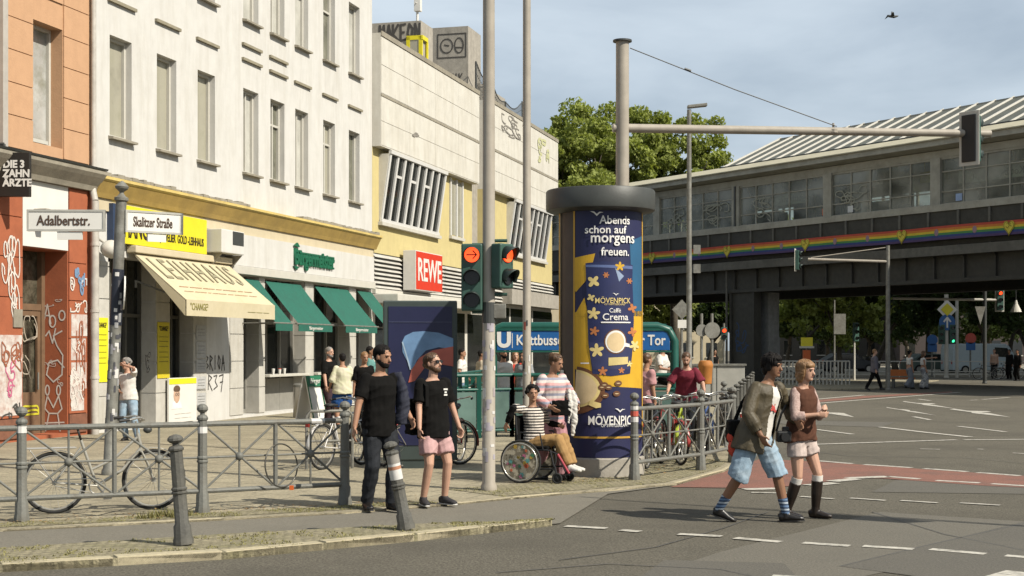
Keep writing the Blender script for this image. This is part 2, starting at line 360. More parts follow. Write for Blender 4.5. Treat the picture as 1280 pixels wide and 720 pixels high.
# ------------------------------------------------------------------ street facades on the left
DV = Vector((.27, 1, 0)).normalized(); FO = Vector((-9.74, 27.06, 0)); FRZ = math.atan2(DV.y, DV.x)
def FY(px): return 30306/(1120-px)
def FU(px): return (FY(px)-27.06)*1.0358
def FZ(px, py): return CAMZ + (HZ-py)*FY(px)/F
def wall(mb, x0, x1, z0, z1, ops, depth, y=0, back=None):
    xs = sorted({x0, x1} | {v for o in ops for v in o[:2]}); zs = sorted({z0, z1} | {v for o in ops for v in o[2:4]})
    for i in range(len(xs)-1):
        for j in range(len(zs)-1):
            cx, cz = (xs[i]+xs[i+1])/2, (zs[j]+zs[j+1])/2
            if any(o[0] < cx < o[1] and o[2] < cz < o[3] for o in ops): continue
            mb.poly([(xs[i],y,zs[j]),(xs[i+1],y,zs[j]),(xs[i+1],y,zs[j+1]),(xs[i],y,zs[j+1])])
    for a, b, c, d in [o[:4] for o in ops]:
        q = y + depth
        mb.poly([(a,y,c),(a,y,d),(a,q,d),(a,q,c)]); mb.poly([(b,y,c),(b,q,c),(b,q,d),(b,y,d)])
        mb.poly([(a,y,d),(b,y,d),(b,q,d),(a,q,d)]); mb.poly([(a,y,c),(a,q,c),(b,q,c),(b,y,c)])
def shell(mb, x0, x1, d, z0, z1, y=0):
    """ends, back and roof of a block whose street front is the wall"""
    mb.poly([(x0,y,z0),(x0,y,z1),(x0,d,z1),(x0,d,z0)]); mb.poly([(x1,y,z0),(x1,d,z0),(x1,d,z1),(x1,y,z1)])
    mb.poly([(x0,d,z0),(x0,d,z1),(x1,d,z1),(x1,d,z0)]); mb.poly([(x0,y,z1),(x1,y,z1),(x1,d,z1),(x0,d,z1)])
plW = mat('white_plaster', (.60,.585,.55), .9, .05, 2.5, .15, dirt=(.43,.40,.34), damt=.5, streak=True, dscale=.8)
plC = mat('cream_plaster', (.56,.48,.33), .9, .06, 3, .12, dirt=(.46,.38,.24), damt=.4, streak=True)
cornM = mat('ochre_cornice', (.40,.27,.075), .85, .12, 4, .15, dirt=(.2,.14,.05), damt=.5)
corn2 = mat('yellow_cornice', (.62,.47,.16), .85, .1, 4, .1, dirt=(.3,.22,.1), damt=.5)
stoneM = mat('grey_stone', (.30,.27,.21), .9, .15, 6, .2, dirt=(.15,.13,.1), damt=.5)
blockM = mat('painted_block', (.50,.48,.43), .9, .08, 5, .2, dirt=(.36,.33,.27), damt=.5, streak=True)
winG = mat('curtained_glass', (.40,.38,.30), .08, .25, 1.2, spec=.6, dirt=(.15,.15,.10), damt=.6, dscale=1.2)
peach = mat('peach_cladding', (.53,.315,.18), .9, .06, 5, .2, dirt=(.43,.25,.14), damt=.3, streak=True)
terra = mat('terracotta_paint', (.36,.105,.045), .85, .1, 5, .12, dirt=(.22,.06,.03), damt=.4)
brownM = mat('brown_frame', (.17,.10,.055), .7, .15, 6)
def window(parent, x0, x1, z0, z1, y, fm, gm, sill=True, transom=.68, mull=True, sm=None, sp=.13):
    w = thing0('window', parent); fw = .07
    f = MB(); f.box(x0,x0+fw,y-.05,y+.02,z0,z1); f.box(x1-fw,x1,y-.05,y+.02,z0,z1); f.box(x0+fw,x1-fw,y-.05,y+.02,z0,z0+fw); f.box(x0+fw,x1-fw,y-.05,y+.02,z1-fw,z1)
    if transom: zt = z0+(z1-z0)*transom; f.box(x0+fw,x1-fw,y-.04,y+.01,zt-.03,zt+.03)
    if mull: xm = (x0+x1)/2; f.box(xm-.03,xm+.03,y-.045,y+.015,z0+fw,z1-fw)
    f.build('frame', fm, w)
    p = MB(); p.box(x0+.02,x1-.02,y+.022,y+.03,z0+.02,z1-.02); p.build('pane', gm, w)
    if sill:
        s = MB(); s.ext([(x0-.06,-sp,z0-.02),(x0-.06,y,z0+.035),(x0-.06,y,z0-.07),(x0-.06,-sp,z0-.07)], (x1-x0+.12,0,0)); s.build('sill', sm or stoneM, w)
    return w
def thing0(name, parent):
    e = bpy.data.objects.new(name, None); C.objects.link(e); e.parent = parent; e.empty_display_size = .1; return e

# ---- white corner house
u0 = FU(114); LW = FU(465)-u0
def wx(px): return FU(px)-u0
WH = thing('white_house', 'white plastered townhouse with ochre cornice above shops and green awnings', 'building', FO+DV*u0, FRZ)
ops = []; wl = [137,196,247,304,338,369,404,436]
for px in wl:
    for z in (6.45,10.45,14.45): ops.append((wx(px), wx(px)+.92, z, z+2.2))
shop = [(135,194,3.85),(211,241,3.85),(303,323,3.75),(330,381,3.75),(391,436,3.75),(444,461,3.75)]
sops = [(wx(a),wx(b),.1,t) for a,b,t in shop]
mb = MB(); wall(mb,0,LW,5.3,18,ops,.25); shell(mb,0,LW,12,5.3,18); mb.build('wall', plW, WH)
mb = MB(); wall(mb,0,LW,.0,5.3,sops,.46); shell(mb,0,LW,12,0,5.29); mb.build('ground_floor_wall', plW, WH)
winV = [winG, mat('curtained_glass_white',(.52,.51,.46),.1,.15,2,spec=.6,dirt=(.25,.25,.2),damt=.4,dscale=1.5), mat('curtained_glass_dim',(.16,.16,.12),.06,.4,1,spec=.7,dirt=(.36,.34,.27),damt=.8,dscale=.9)]
for o in ops: window(WH, *o, .2, whiteM, random.choice(winV[:2]+winV), transom=.7 if random.random()<.5 else 0, mull=random.random()<.4)
lm = mat('ledge', (.27,.24,.17), .9, .15, 5)
for px in wl:
    for z in (9.36,13.36) + ((9.75,) if px in (304,338) else ()):
        x = wx(px); MB().box(x-.1,x+1.05,-.07,.01,z,z+.07).build('lintel_ledge', lm, WH)
# cornice
mb = MB(); mb.ext([(0,.01,5.06),(0,-.10,5.06),(0,-.14,5.16),(0,-.26,5.40),(0,.01,5.40)], (LW+.15,0,0)); mb.build('cornice', cornM, WH)
mb = MB(); mb.ext([(0,.01,5.402),(0,-.27,5.402),(0,-.31,5.44),(0,-.31,5.50),(0,.01,5.55)], (LW+.15,0,0)); mb.build('cornice_cap', corn2, WH)
mb = MB(); mb.ext([(0,.01,4.80),(0,-.05,4.80),(0,-.05,5.058),(0,.01,5.058)], (LW,0,0)); mb.build('frieze', plC, WH)
mb = MB(); rng = random.Random(5)
for a, b in ((118,212),(214,298),(368,463)):
    x = wx(a)
    while x < wx(b): 
        l = rng.uniform(.1,.3); mb.box(x,x+l,-.29+rng.uniform(0,.02),-.05,5.55-.04,5.55+rng.uniform(.0,.05)); x += l+rng.uniform(-.02,.02)
mb.build('gutter_debris', stoneM, WH)
# pier blocks
for a, b in ((116,135),(194,211),(241,257),(287,303),(323,330),(381,391),(436,444)):
    z = .12
    while z < 3.7:
        h = min(.70, 3.74-z)
        MB().box(wx(a)-.012, wx(b)+.012, -.022, .44, z, z+h-.022).build('block', blockM, WH); z += .70
# shop glazing
fd = mat('shop_frame', (.10,.095,.08), .5, .1)
for i, (a,b,c,d) in enumerate(sops):
    w = thing0('shop_window', WH); f = MB(); y = .40
    n = 1 if b-a < .8 else 3
    for k in range(n+1): x = a + (b-a-.06)*k/n; f.box(x,x+.06,y-.05,y+.03,c,d)
    f.box(a,b,y-.045,y+.025,c,c+(.9 if i in (3,4) else .12)); f.box(a,b,y-.045,y+.025,2.55,2.63); f.build('frame', fd if i<2 else mat('shop_frame_grey',(.25,.24,.21),.6,.1), w)
    MB().box(a,b,y+.031,y+.04,c,d).build('pane', glassM, w)
# serving counters of the burger bar
for i in (3,4):
    a,b,c,d = sops[i]; MB().box(a+.03,b-.03,-.16,.35,1.06,1.13).build('serving_counter', whiteM, WH, bevel=.01)
# shop signs
ys = MB().box(wx(137),wx(251),-.16,-.056,4.14,4.98).build('shop_sign', yellowM, WH)
MB().box(wx(133.5),wx(136.9),-.15,.0,4.14,4.98).build('sign_end', mat('navy',(.03,.05,.10),.5), WH)
txtd = mat('letter_dark', (.035,.025,.01), .6)
text('CHANGE', .56, ((wx(138)+wx(183))/2,-.166,4.46), txtd, ys, bold=.012, fit=wx(183)-wx(139))
text('JUWELIER  GOLD -LEIHHAUS', .27, ((wx(191)+wx(248))/2,-.166,4.40), txtd, ys, fit=wx(247)-wx(192), bold=.004)
text('\u00b0', .4, (wx(185),-.166,4.72), txtd, ys)
pan = MB().box(wx(285),wx(463),-.13,.0,3.98,4.79).build('fascia_panel', plW, WH)
MB().box(wx(284),wx(463.5),-.17,.0,3.76,3.97).build('fascia_trim', whiteM, WH, bevel=.015)
burg = mat('letter_green', (.012,.125,.065), .5)
t = text('B\u00fcrgermeister', .62, ((wx(361)+wx(411))/2,-.16,4.40), burg, pan, bold=.02, fit=wx(411)-wx(361), extrude=.03)
mb = MB(); tx0, tx1 = wx(361), wx(411)            # blackletter spikes on the stems
for k in range(22):
    x = tx0+.40+(tx1-tx0-.45)*k/21
    mb.ext([(x-.03,-.195,4.53),(x,-.195,4.50),(x+.03,-.195,4.53),(x,-.195,4.575)], (0,.05,0)); mb.ext([(x-.022,-.195,4.235),(x,-.195,4.20),(x+.022,-.195,4.235),(x,-.195,4.26)], (0,.05,0))
mb.ext([(tx0-.05,-.19,4.15),(tx0+.10,-.19,4.05),(tx0+.30,-.19,4.12),(tx0+.12,-.19,4.16)], (0,.05,0)); mb.ext([(tx0-.03,-.19,4.72),(tx0+.2,-.19,4.82),(tx0+.36,-.19,4.70),(tx0+.15,-.19,4.70)], (0,.05,0))
mb.build('letter_serifs', burg, pan)['kind'] = 'stuff'
# the pawn shop's awning
aw = mat('awning_cream', (.56,.49,.33), .85, .05, 6, .1, dirt=(.45,.37,.2), damt=.35)
AW = thing0('awning', WH); xa, xb = wx(160), wx(278); pr, zt, zb = 1.42, 3.98, 2.92
mb = MB(); mb.ext([(xa,-.12,zt),(xa,-pr,zb),(xa,-pr,zb-.02),(xa,-.12,zt-.02)], (xb-xa,0,0)); mb.build('canopy', aw, AW)
mb = MB(); mb.box(xa,xb,-pr-.02,-pr,zb-.36,zb+.0); mb.build('valance', aw, AW)
mb = MB(); mb.ext([(xa,-.12,zt-.03),(xa,-pr+.02,zb-.02),(xa,-pr+.02,zb-.36),(xa,-pr+.3,zb-.05)], (.012,0,0)); mb.build('side_panel', aw, AW)
mb = MB(); mb.box(xa-.1,xb+.05,-.26,-.02,zt-.02,zt+.14); mb.build('cassette', plC, AW, bevel=.02)
for x in (xa+.25,xb-.25): mb = MB(); mb.tube((x,-.05,3.35),(x,-pr+.05,zb-.05),.022); mb.tube((x,-.05,3.37),(x,-.05,3.2),.03); mb.build('awning_arm', galv, AW)
sl_ = Matrix.Rotation(-math.atan2(pr-.12, zt-zb), 3, 'X')
lk = mat('letter_khaki', (.26,.235,.15), .8)
text('LEIHHAUS', 1.05, ((xa+xb)/2-.1,-.12-.36*(pr-.12)-.012,zt-.36*(zt-zb)+.012), lk, AW, rot=sl_, fit=3.9, space=1.25)
text('\u2014\u2013 \u2013\u2014\u2013 \u2014\u2014 \u2013\u2013 \u2014\u2013\u2014 \u2014 \u2013\u2014', .17, ((xa+xb)/2-.1,-.12-.72*(pr-.12)-.012,zt-.72*(zt-zb)+.012), mat('letter_orange',(.42,.20,.10),.8), AW, rot=sl_, fit=3.7)
text('\u2013\u2014 \u2014\u2014 \u2013 \u2014\u2013\u2014 \u2014 \u2013\u2014\u2014 \u2014\u2013', .13, ((xa+xb)/2-.1,-.12-.82*(pr-.12)-.012,zt-.82*(zt-zb)+.012), mat('letter_orange',(.42,.20,.10),.8), AW, rot=sl_, fit=3.7)
text('\u00b0CHANGE\u00b2', .22, (xa+.15,-pr-.026,zb-.16), mat('letter_olive',(.25,.22,.06),.8), AW, align='LEFT', sx=.8)
text('\u2014\u2014 \u2013\u2014 \u2014\u2013', .15, (xb-.95,-pr-.026,zb-.2), mat('letter_olive',(.25,.22,.06),.8), AW, fit=1.2)
# green awnings
awg = mat('awning_green', (.014,.115,.08), .85, .15, 18, .15, dirt=(.02,.07,.055), damt=.45, streak=True)
for a, b in ((300,322),(330,374),(392,433),(445,463)):
    A2 = thing0('awning', WH); x0, x1 = wx(a), wx(b); p = .98
    mb = MB(); m, n = 10, 4; vs = []
    for i in range(m+1):
        for j in range(n+1):
            t_ = j/n; sag = -.02*math.sin(math.pi*t_) - .006*math.sin(i*2.2+a)
            vs.append((x0+(x1-x0)*i/m, -.03-p*t_, 3.66-(3.66-2.5)*t_+sag))
    mb.add(vs, [(i*(n+1)+j,(i+1)*(n+1)+j,(i+1)*(n+1)+j+1,i*(n+1)+j+1) for i in range(m) for j in range(n)])
    mb.build('canopy', awg, A2, smooth=True, fix=False)
    mb = MB(); mb.box(x0,x1,-p-.035,-p-.02,2.30,2.49); mb.build('valance', awg, A2)
    mb = MB(); mb.tube((x0-.12,-p-.02,2.5),(x1+.12,-p-.02,2.5),.022); mb.tube((x0+.1,.0,2.5),(x0+.1,-p,2.5),.015); mb.tube((x1-.1,.0,2.5),(x1-.1,-p,2.5),.015); mb.build('awning_arm', galv, A2)
    if b-a > 30: text('B\u00fcrgermeister', .13, ((x0+x1)/2,-p-.04,2.39), signw, A2, fit=(x1-x0)*.4)
# wall box (air unit) and bracket above the awning
ac = MB().box(wx(254),wx(283),-.5,-.02,4.2,4.78).build('air_unit', plW, WH, bevel=.02)
mb = MB(); mb.box(wx(268),wx(282),-.505,-.495,4.42,4.76); mb.build('air_grille', dkgrey, ac); 
for px in (256,281): MB().ext([(wx(px),-.46,4.19),(wx(px),-.02,4.19),(wx(px),-.02,3.7)], (.05,0,0)).build('bracket', stoneM, ac)
# globe lamp under the sign
mb = MB(); mb.ball((wx(118)+.1,-.35,3.95), (.3,.22,.2)); mb.tube((wx(118)+.1,-.35,4.0),(wx(118)+.1,0,4.2),.03); mb.build('wall_lamp', whiteM, WH, smooth=True)
# notices on the piers
post = mat('poster_yellow', (.74,.70,.02), .6, .05)
def notice(px0, px1, z0, z1, m, lines, y=-.03, dark=txtd, par=WH, f=wx):
    n = MB().box(f(px0),f(px1),y-.012,y,z0,z1).build('notice', m, par); L_ = f(px1)-f(px0)
    for i, (s, fz, sz) in enumerate(lines): text(s, sz, ((f(px0)+f(px1))/2, y-.016, z0+(z1-z0)*fz), dark, n, fit=L_*.72)
    return n
cl = [('\u00b0CHANGE\u00b2',.88,.16),*[('\u2013\u2014\u2013',q,.12) for q in (.74,.66,.57,.47,.38,.3)]]
notice(117,133,1.12,2.5,post,cl); notice(195,210,1.15,2.45,mat('poster_gold',(.62,.50,.02),.6,.05),cl)
pg = mat('poster_grey', (.45,.45,.44), .7, .1, 9)
for z0, z1 in ((.45,.75),(.85,1.15),(1.25,1.55),(1.6,2.0),(2.05,2.4)): notice(243.5,255.5,z0,z1,pg,[('\u2014\u2014',.75,.06),('\u2013\u2014\u2014',.5,.05),('\u2014\u2013',.3,.05)])
# advertising poster board with portrait
pb = MB().box(wx(205),wx(240),-.12,-.08,.1,1.15).build('poster_board', signw, WH)
MB().box(wx(205)+.02,wx(240)-.02,-.128,-.121,1.0,1.13).build('header', post, pb)
mb = MB(); xc = wx(215); mb.ball((xc,-.125,.74),(.15,.012,.19),12,8); mb.build('portrait_face', mat('poster_skin',(.55,.36,.25),.7), pb)
mb = MB(); mb.ball((xc,-.128,.885),(.16,.012,.09),12,8); mb.build('portrait_hair', mat('poster_hair',(.12,.07,.04),.8), pb)
mb = MB(); mb.ext([(xc-.26,-.122,.42),(xc+.26,-.122,.42),(xc+.18,-.122,.58),(xc,-.122,.63),(xc-.18,-.122,.58)], (0,-.004,0)); mb.build('portrait_shirt', mat('poster_shirt',(.75,.74,.72),.7), pb)
mb = MB(); mb.ring((xc-.05,-.138,.76),(0,1,0),.035,.006,12,4); mb.ring((xc+.05,-.138,.76),(0,1,0),.035,.006,12,4); mb.build('portrait_glasses', black, pb)
for i, s in enumerate(('\u2014\u2014 \u2013\u2014 \u2014\u2014','\u2013\u2014 \u2014\u2014 \u2013')): text(s, .06, ((wx(205)+wx(240))/2,-.124,.3-i*.1), stoneM, pb, fit=.8)
# graffiti BRIOA R37
gk = mat('spray_black', (.06,.055,.05), .8); GZ = MB(); y = -.026
def letters(mb, s, x, z, h, w, sw, y):
    D = {'B':[[(0,0),(0,1),(.7,.85),(.1,.5),(.8,.25),(0,0)]],'R':[[(0,0),(.1,1),(.8,.8),(.1,.5),(.9,-.1)]],'I':[[(.4,0),(.4,1)]],'O':[[(.5,0),(.05,.4),(.3,1),(.8,.7),(.6,.05),(.4,0)]],'A':[[(0,-.1),(.45,1),(.95,-.1)],[(.1,.4),(.85,.45)]],
         '3':[[(0,.9),(.7,.95),(.3,.55),(.8,.2),(0,0)]],'7':[[(0,.9),(.9,1),(.4,-.2)],[(.2,.45),(.8,.5)]],'S':[[(.8,.95),(.1,.7),(.8,.3),(0,.05)]],'G':[[(.8,.9),(.1,.6),(.3,0),(.8,.3),(.4,.4)]],'N':[[(0,0),(.1,1),(.7,0),(.8,1)]],'E':[[(.8,1),(.05,.95),(.1,.5),(.6,.5)],[(.1,.5),(.05,0),(.8,.05)]],'M':[[(0,0),(.15,1),(.5,.3),(.8,1),(1,0)]],'K':[[(0,0),(0,1)],[(.8,1),(0,.4),(.9,0)]],'T':[[(0,1),(1,.95)],[(.5,1),(.45,0)]],'U':[[(0,1),(.1,.1),(.7,0),(.8,1)]]}
    for ch in s:
        for st in D.get(ch, []): ribbon(mb, [(x+p[0]*w, z+p[1]*h) for p in st], sw, y); y -= .001
        x += w*1.25
letters(GZ,'BRIOA',wx(257),1.32,.34,.17,.035,-.006); letters(GZ,'R37',wx(260),.82,.36,.24,.035,-.006); GZ.build('graffiti', gk, WH, fix=False)
GZ = MB()
for q in scrawl(random.Random(9), wx(177)+.12, wx(190), 1.3, 1.75, 4): ribbon(GZ, q, .02, -.028)
GZ.build('graffiti', gk, WH, fix=False)
# downpipe
mb = MB(); x = -.12; mb.tube((x,-.16,0),(x,-.16,4.95),.085,n=12); mb.tube((x,-.16,4.95),(x+.08,.02,5.5),.075,n=12); mb.tube((x+.05,-.10,5.4),(x+.05,-.10,18),.055,n=12)
for z in (1.2,2.6,4.0): mb.tube((x,-.16,z),(x,-.16,z+.06),.098,n=12)
mb.build('downpipe', mat('pipe_white',(.50,.47,.42),.6,.15,6,dirt=(.2,.17,.14),damt=.6), WH, smooth=40)

# ---- terracotta house at the left
u1 = FU(-150); RLn = u0-u1-.02
def rx(px): return FU(px)-u1
RH = thing('terracotta_house', 'peach and terracotta house with graffiti covered doorway beside white downpipe', 'building', FO+DV*u1, FRZ)
wz0, wz1 = 5.92, 8.35
wo = [(rx(40),rx(78),wz0,wz1),(rx(40),rx(78),9.9,12.3)]
mb = MB(); wall(mb,0,RLn,5.3,18,wo,.36); shell(mb,0,RLn,12,5.3,18); mb.build('wall', peach, RH)
for o in wo: window(RH, *o, .32, whiteM, mat('reflecting_glass',(.42,.42,.40),.05,.3,1,spec=.7,dirt=(.14,.14,.07),damt=.9,dscale=1.2), mull=False, transom=0, sill=False)
MB().box(rx(40)+.02,rx(60),.0,.3,wz0+.01,wz0+.08).build('window_sill', whiteM, RH)
zz = 5.72
while zz < 12.5:                                    # cladding blocks beside the windows
    for a, b in ((6,40),(78.2,110)):
        MB().box(rx(a)+.008, rx(b)-.008, -.03, .001, zz, zz+.612).build('cladding_block', peach, RH)
    if zz > wz1 and zz < 9.9-.6: MB().box(rx(40)+.008, rx(78)-.008, -.03, .001, zz, zz+.612).build('cladding_block', peach, RH)
    zz += .63
MB().box(rx(-2),rx(4.5),-.10,.0,5.6,18).build('corner_pilaster', mat('grey_plaster',(.42,.39,.35),.9,.1), RH)
dop = [(rx(27),rx(84),.1,3.83)]
mb = MB(); wall(mb,0,RLn,0,5.3,dop,.64); shell(mb,0,RLn,12,0,5.29); mb.build('ground_floor_wall', terra, RH)
mb = MB(); mb.ext([(0,.01,5.16),(0,-.12,5.16),(0,-.16,5.26),(0,-.30,5.42),(0,-.36,5.5),(0,-.36,5.58),(0,.01,5.64)], (RLn+.05,0,0)); mb.build('cornice', stoneM, RH)
mb = MB(); mb.ext([(0,.01,5.641),(0,-.38,5.582),(0,-.40,5.62),(0,.01,5.69)], (RLn+.05,0,0)); mb.build('cornice_flashing', dkgrey, RH)
MB().box(rx(27)+.01,rx(84)-.0,-.02,-.001,3.85,5.15).build('white_panel', signw, RH)
zz = .5
while zz < 5.1:                                     # facing slabs of the piers, joints recessed
    h = min(.78, 5.14-zz)
    MB().box(rx(85), rx(107), -.03, .0, zz, zz+h-.018).build('facing_slab', terra, RH)
    MB().box(rx(-60), rx(26.5), -.03, .0, zz, zz+h-.018).build('facing_slab', terra, RH); zz += .78
MB().box(rx(85),rx(107),-.04,.0,.1,.48).build('plinth', mat('plinth_brown',(.20,.085,.05),.9,.2,8), RH)
MB().box(rx(-60),rx(26.5),-.04,.0,.1,.48).build('plinth', mat('plinth_brown',(.2,.085,.05)), RH)
MB().box(rx(40),rx(47),-.32,-.02,4.32,4.6).build('floodlight', stoneM, RH, bevel=.02)
# door
dr = thing0('door', RH); a, b = dop[0][:2]; y = .60
mb = MB(); mb.box(a,a+.1,y-.08,y+.03,.1,3.83); mb.box(b-.12,b,y-.08,y+.03,.1,3.83); mb.box(a+.1,b-.12,y-.07,y+.02,2.62,2.75); mb.box(a+.1,a+.2,y-.05,y,.1,2.62); mb.box(b-.22,b-.12,y-.05,y,.1,2.62); mb.box(a+.2,b-.22,y-.05,y,.1,.95); mb.box(a+.2,b-.22,y-.05,y,2.5,2.62); mb.build('frame', brownM, dr)
MB().box(a,b,y+.031,y+.04,.1,3.83).build('pane', mat('dirty_glass',(.05,.045,.03),.25,.4,3,dirt=(.25,.22,.16),damt=.5,dscale=4), dr)
mb = MB(); mb.tube((b-.3,y-.12,1.0),(b-.3,y-.12,1.35),.018); mb.build('handle', galv, dr)
rg = random.Random(21); GZ = MB()
for q in scrawl(rg, a+.22, b-.24, 1.0, 2.5, 9): ribbon(GZ, q, .022, y-.052)
GZ.build('graffiti', mat('spray_pale',(.42,.36,.28),.8), dr, fix=False)
GZ = MB()
for q in scrawl(rg, a+.15, b-.2, .5, .95, 4): ribbon(GZ, q, .04, y-.058)
GZ.build('graffiti', mat('spray_yellow',(.55,.50,.03),.8), dr, fix=False)
# white tags on the doorway's far reveal (plane x=b), drawn in y-z and facing the street corner
gw = mat('spray_white', (.66,.60,.54), .8); GZ = MB(); XR = b-.006
def rib_r(pts, w):
    t_ = MB(); ribbon(t_, pts, w, 0); GZ.add([(XR+v[1]*.5, .62-v[0], v[2]) for v in t_.v], t_.f)
for q in ([(.08,2.4),(.16,2.75),(.24,2.35)],[(.1,2.52),(.22,2.52)],loops(.28,2.4,.12,.6),loops(.5,2.52,.10,.7),[(.12,2.1),(.2,2.2),(.28,1.95),(.35,2.25)],[(.5,2.2),(.3,2.1),(.38,1.9),(.52,1.7),(.5,1.3),(.3,1.15),(.14,1.3),(.2,1.55),(.4,1.6),(.55,1.45)],
          loops(.16,.98,.10,.45),loops(.42,.98,.10,.45),[(.16,.86),(.1,.6),(.2,.5),(.12,.14)],[(.16,.86),(.3,.62),(.42,.86)],[(.42,.86),(.5,.6),(.4,.5),(.46,.14)],[(.08,.3),(.55,.32)],[(.2,.5),(.4,.5)]): rib_r(q, .030)
for q in scrawl(random.Random(4), .06, .5, 2.7, 2.85, 2) + scrawl(random.Random(5), .05,.35,1.35,1.6,3) + scrawl(random.Random(8), .4,.6,1.0,1.2,2): rib_r(q, .012)
GZ.build('graffiti', gw, RH, fix=False)
# pasted bills and tags on the piers
bill = mat('torn_bill', (.58,.54,.50), .9, .15, 6, dirt=(.35,.12,.07), damt=.8, dscale=5)
for k, (z0,z1,dx0,dx1) in enumerate(((.55,1.0,.05,.32),(1.0,1.55,.03,.38),(1.6,2.05,.0,.36),(2.1,2.55,.05,.40))):
    MB().box(rx(85)+.06+dx0*.2,rx(85)+.06+dx1*1.5,-.036,-.031,z0,z1).build('pasted_bill', bill, RH)
MB().box(rx(-10),rx(25.5),-.036,-.031,.55,2.1).build('pasted_bill', bill, RH)
MB().box(rx(14),rx(25),-.06,-.031,2.25,2.6).build('letter_box', stoneM, RH)
rg = random.Random(31)
for nm, col, spots in (('spray_white',None,((86,106,2.6,3.3,6),(86,106,.6,1.5,8),(0,24,2.3,4.0,9),(86,105,1.6,2.0,2))), ('spray_blue',(.16,.26,.40),((92,103,2.9,3.5,6),)), ('spray_pink',(.5,.12,.22),((0,24,.9,1.6,4),)), ('spray_rust',(.30,.10,.05),((0,24,1.2,2.0,8),(87,104,.6,2.4,7))), ('spray_black',None,((0,24,.5,1.0,3),))):
    GZ = MB()
    for (p0,p1,z0,z1,n) in spots:
        for q in scrawl(rg, rx(p0), rx(p1), z0, z1, n): ribbon(GZ, q, .05 if nm=='spray_blue' else .03, -.042)
    GZ.build('graffiti', gw if nm=='spray_white' else (gk if nm=='spray_black' else mat(nm,col,.8)), RH, fix=False)
# projecting black dentists' sign
ds = thing('hanging_sign', 'black projecting sign with white lettering above graffiti doorway', 'sign', P(-25,246,26.9), 0)
Yd = 26.9; k = Yd/F; pl = MB().box(0,63*k,-.06,.06,0,55*k); pl.build('panel', mat('sign_black',(.018,.014,.01),.5,.1), ds, bevel=.008)
for i, s in enumerate(('DIE 3','ZAHN','\u00c4RZTE')): text(s, .195, ((25+5)*k,-.064,(55-15-i*11.6)*k), signw, ds, align='LEFT', bold=.008, sx=.92)
mb = MB(); mb.tube((30*k,0,55*k),(30*k,0,66*k),.03); mb.tube((30*k,0,66*k),(-.5,.0,66*k),.03); mb.build('bracket', dkgrey, ds)

# ---- supermarket
u2 = FU(465)+.01; LS = FU(690)-u2
def sx_(px): return FU(px)-u2
SM = thing('supermarket', 'white and yellow supermarket block with barred windows and roof huts', 'building', FO+DV*u2, FRZ)
conW = mat('painted_concrete', (.60,.575,.51), .9, .07, 2.5, .2, dirt=(.42,.38,.30), damt=.5, streak=True, dscale=.7)
yelW = mat('yellow_plaster', (.56,.47,.22), .9, .06, 3, .1, dirt=(.44,.36,.18), damt=.35, streak=True)
conc = mat('raw_concrete', (.36,.33,.28), .9, .15, 5, .25, dirt=(.2,.18,.15), damt=.5, streak=True)
xr0, xr1 = sx_(590), sx_(604)
for x0, x1 in ((0,xr0),(xr1,LS)):
    mb = MB(); mb.box(x0,x1,-.30,10,8.42,12.1); mb.build('upper_wall', conW, SM)
    mb = MB(); mb.box(x0,x1,.0,10,4.97,8.418); mb.build('middle_wall', yelW, SM)
    mb = MB(); mb.box(x0,x1,.05,10,.0,4.968); mb.build('ground_floor_wall', conW, SM)
    mb = MB(); mb.box(x0,x1,-.34,-.3,12.0,12.16); mb.build('coping', stoneM, SM)
    mb = MB(); mb.box(x0,x1,-.325,-.301,10.05,10.13); mb.build('joint_band', stoneM, SM)
mb = MB(); mb.box(xr0,xr1,.25,10,0,11.9); mb.build('stair_strip', conc, SM)
# upper wall panels (shuttered concrete bands)
for x0, x1 in ((0.02,xr0-.02),(xr1+.02,LS-.02)):
    n = max(2, round((x1-x0)/2.6))
    for i in range(n):
        for (z0,z1) in ((8.46,9.22),(9.25,10.03),(10.16,11.05),(11.08,11.98)):
            MB().box(x0+(x1-x0)*i/n+.004, x0+(x1-x0)*(i+1)/n-.004, -.312, -.299, z0, z1).build('wall_panel', conW, SM)
# tilted barred windows
barM = mat('window_bar', (.66,.65,.62), .6, .05)
for a, b, nb in ((475,545,8),(634,680,8)):
    x0, x1, z0, z1 = sx_(a), sx_(b), 6.12, 8.25; w = thing0('barred_window', SM); tl = .32
    def q(x, t_, o=0): return (x, -.02-tl*t_-o, z0+(z1-z0)*t_)
    mb = MB(); mb.poly([q(x0,0),q(x1,0),q(x1,1),q(x0,1)]); mb.build('pane', glassM, w, fix=False)
    for i in range(nb+1):
        x = x0+(x1-x0)*i/nb; MB().ext([q(x-.07,0,.005),q(x+.07,0,.005),q(x+.07,1,.005),q(x-.07,1,.005)], (0,-.06,0)).build('bar', barM, w)
    for t0, t1 in ((-.05,.0),(1.0,1.05)): MB().ext([q(x0-.1,t0),q(x1+.1,t0),q(x1+.1,t1),q(x0-.1,t1)], (0,-.10,0)).build('rail', barM, w)
    for k in range(3): 
        x = x0+(x1-x0)*(k*2+1)/nb; MB().ext([q(x+.08,.68,.003),q(x+(x1-x0)/nb-.08,.68,.003),q(x+(x1-x0)/nb-.08,.72,.003),q(x+.08,.72,.003)], (0,-.03,0)).build('transom', barM, w)
    for x in (x0-.12, x1+.1): MB().ext([(x,0,z0-.05),(x,-.05,z0-.05),(x,-tl-.05,z1),(x,0,z1)], (.03,0,0)).build('cheek', conW, w)
    MB().box(x0-.2,x1+.2,-.16,0,z0-.22,z0-.11).build('sill', whiteM, w)
w = thing0('window', SM); x0, x1 = sx_(562), sx_(577); MB().box(x0,x1,-.01,0,6.2,8.3).build('pane', winG, w)
mb = MB(); 
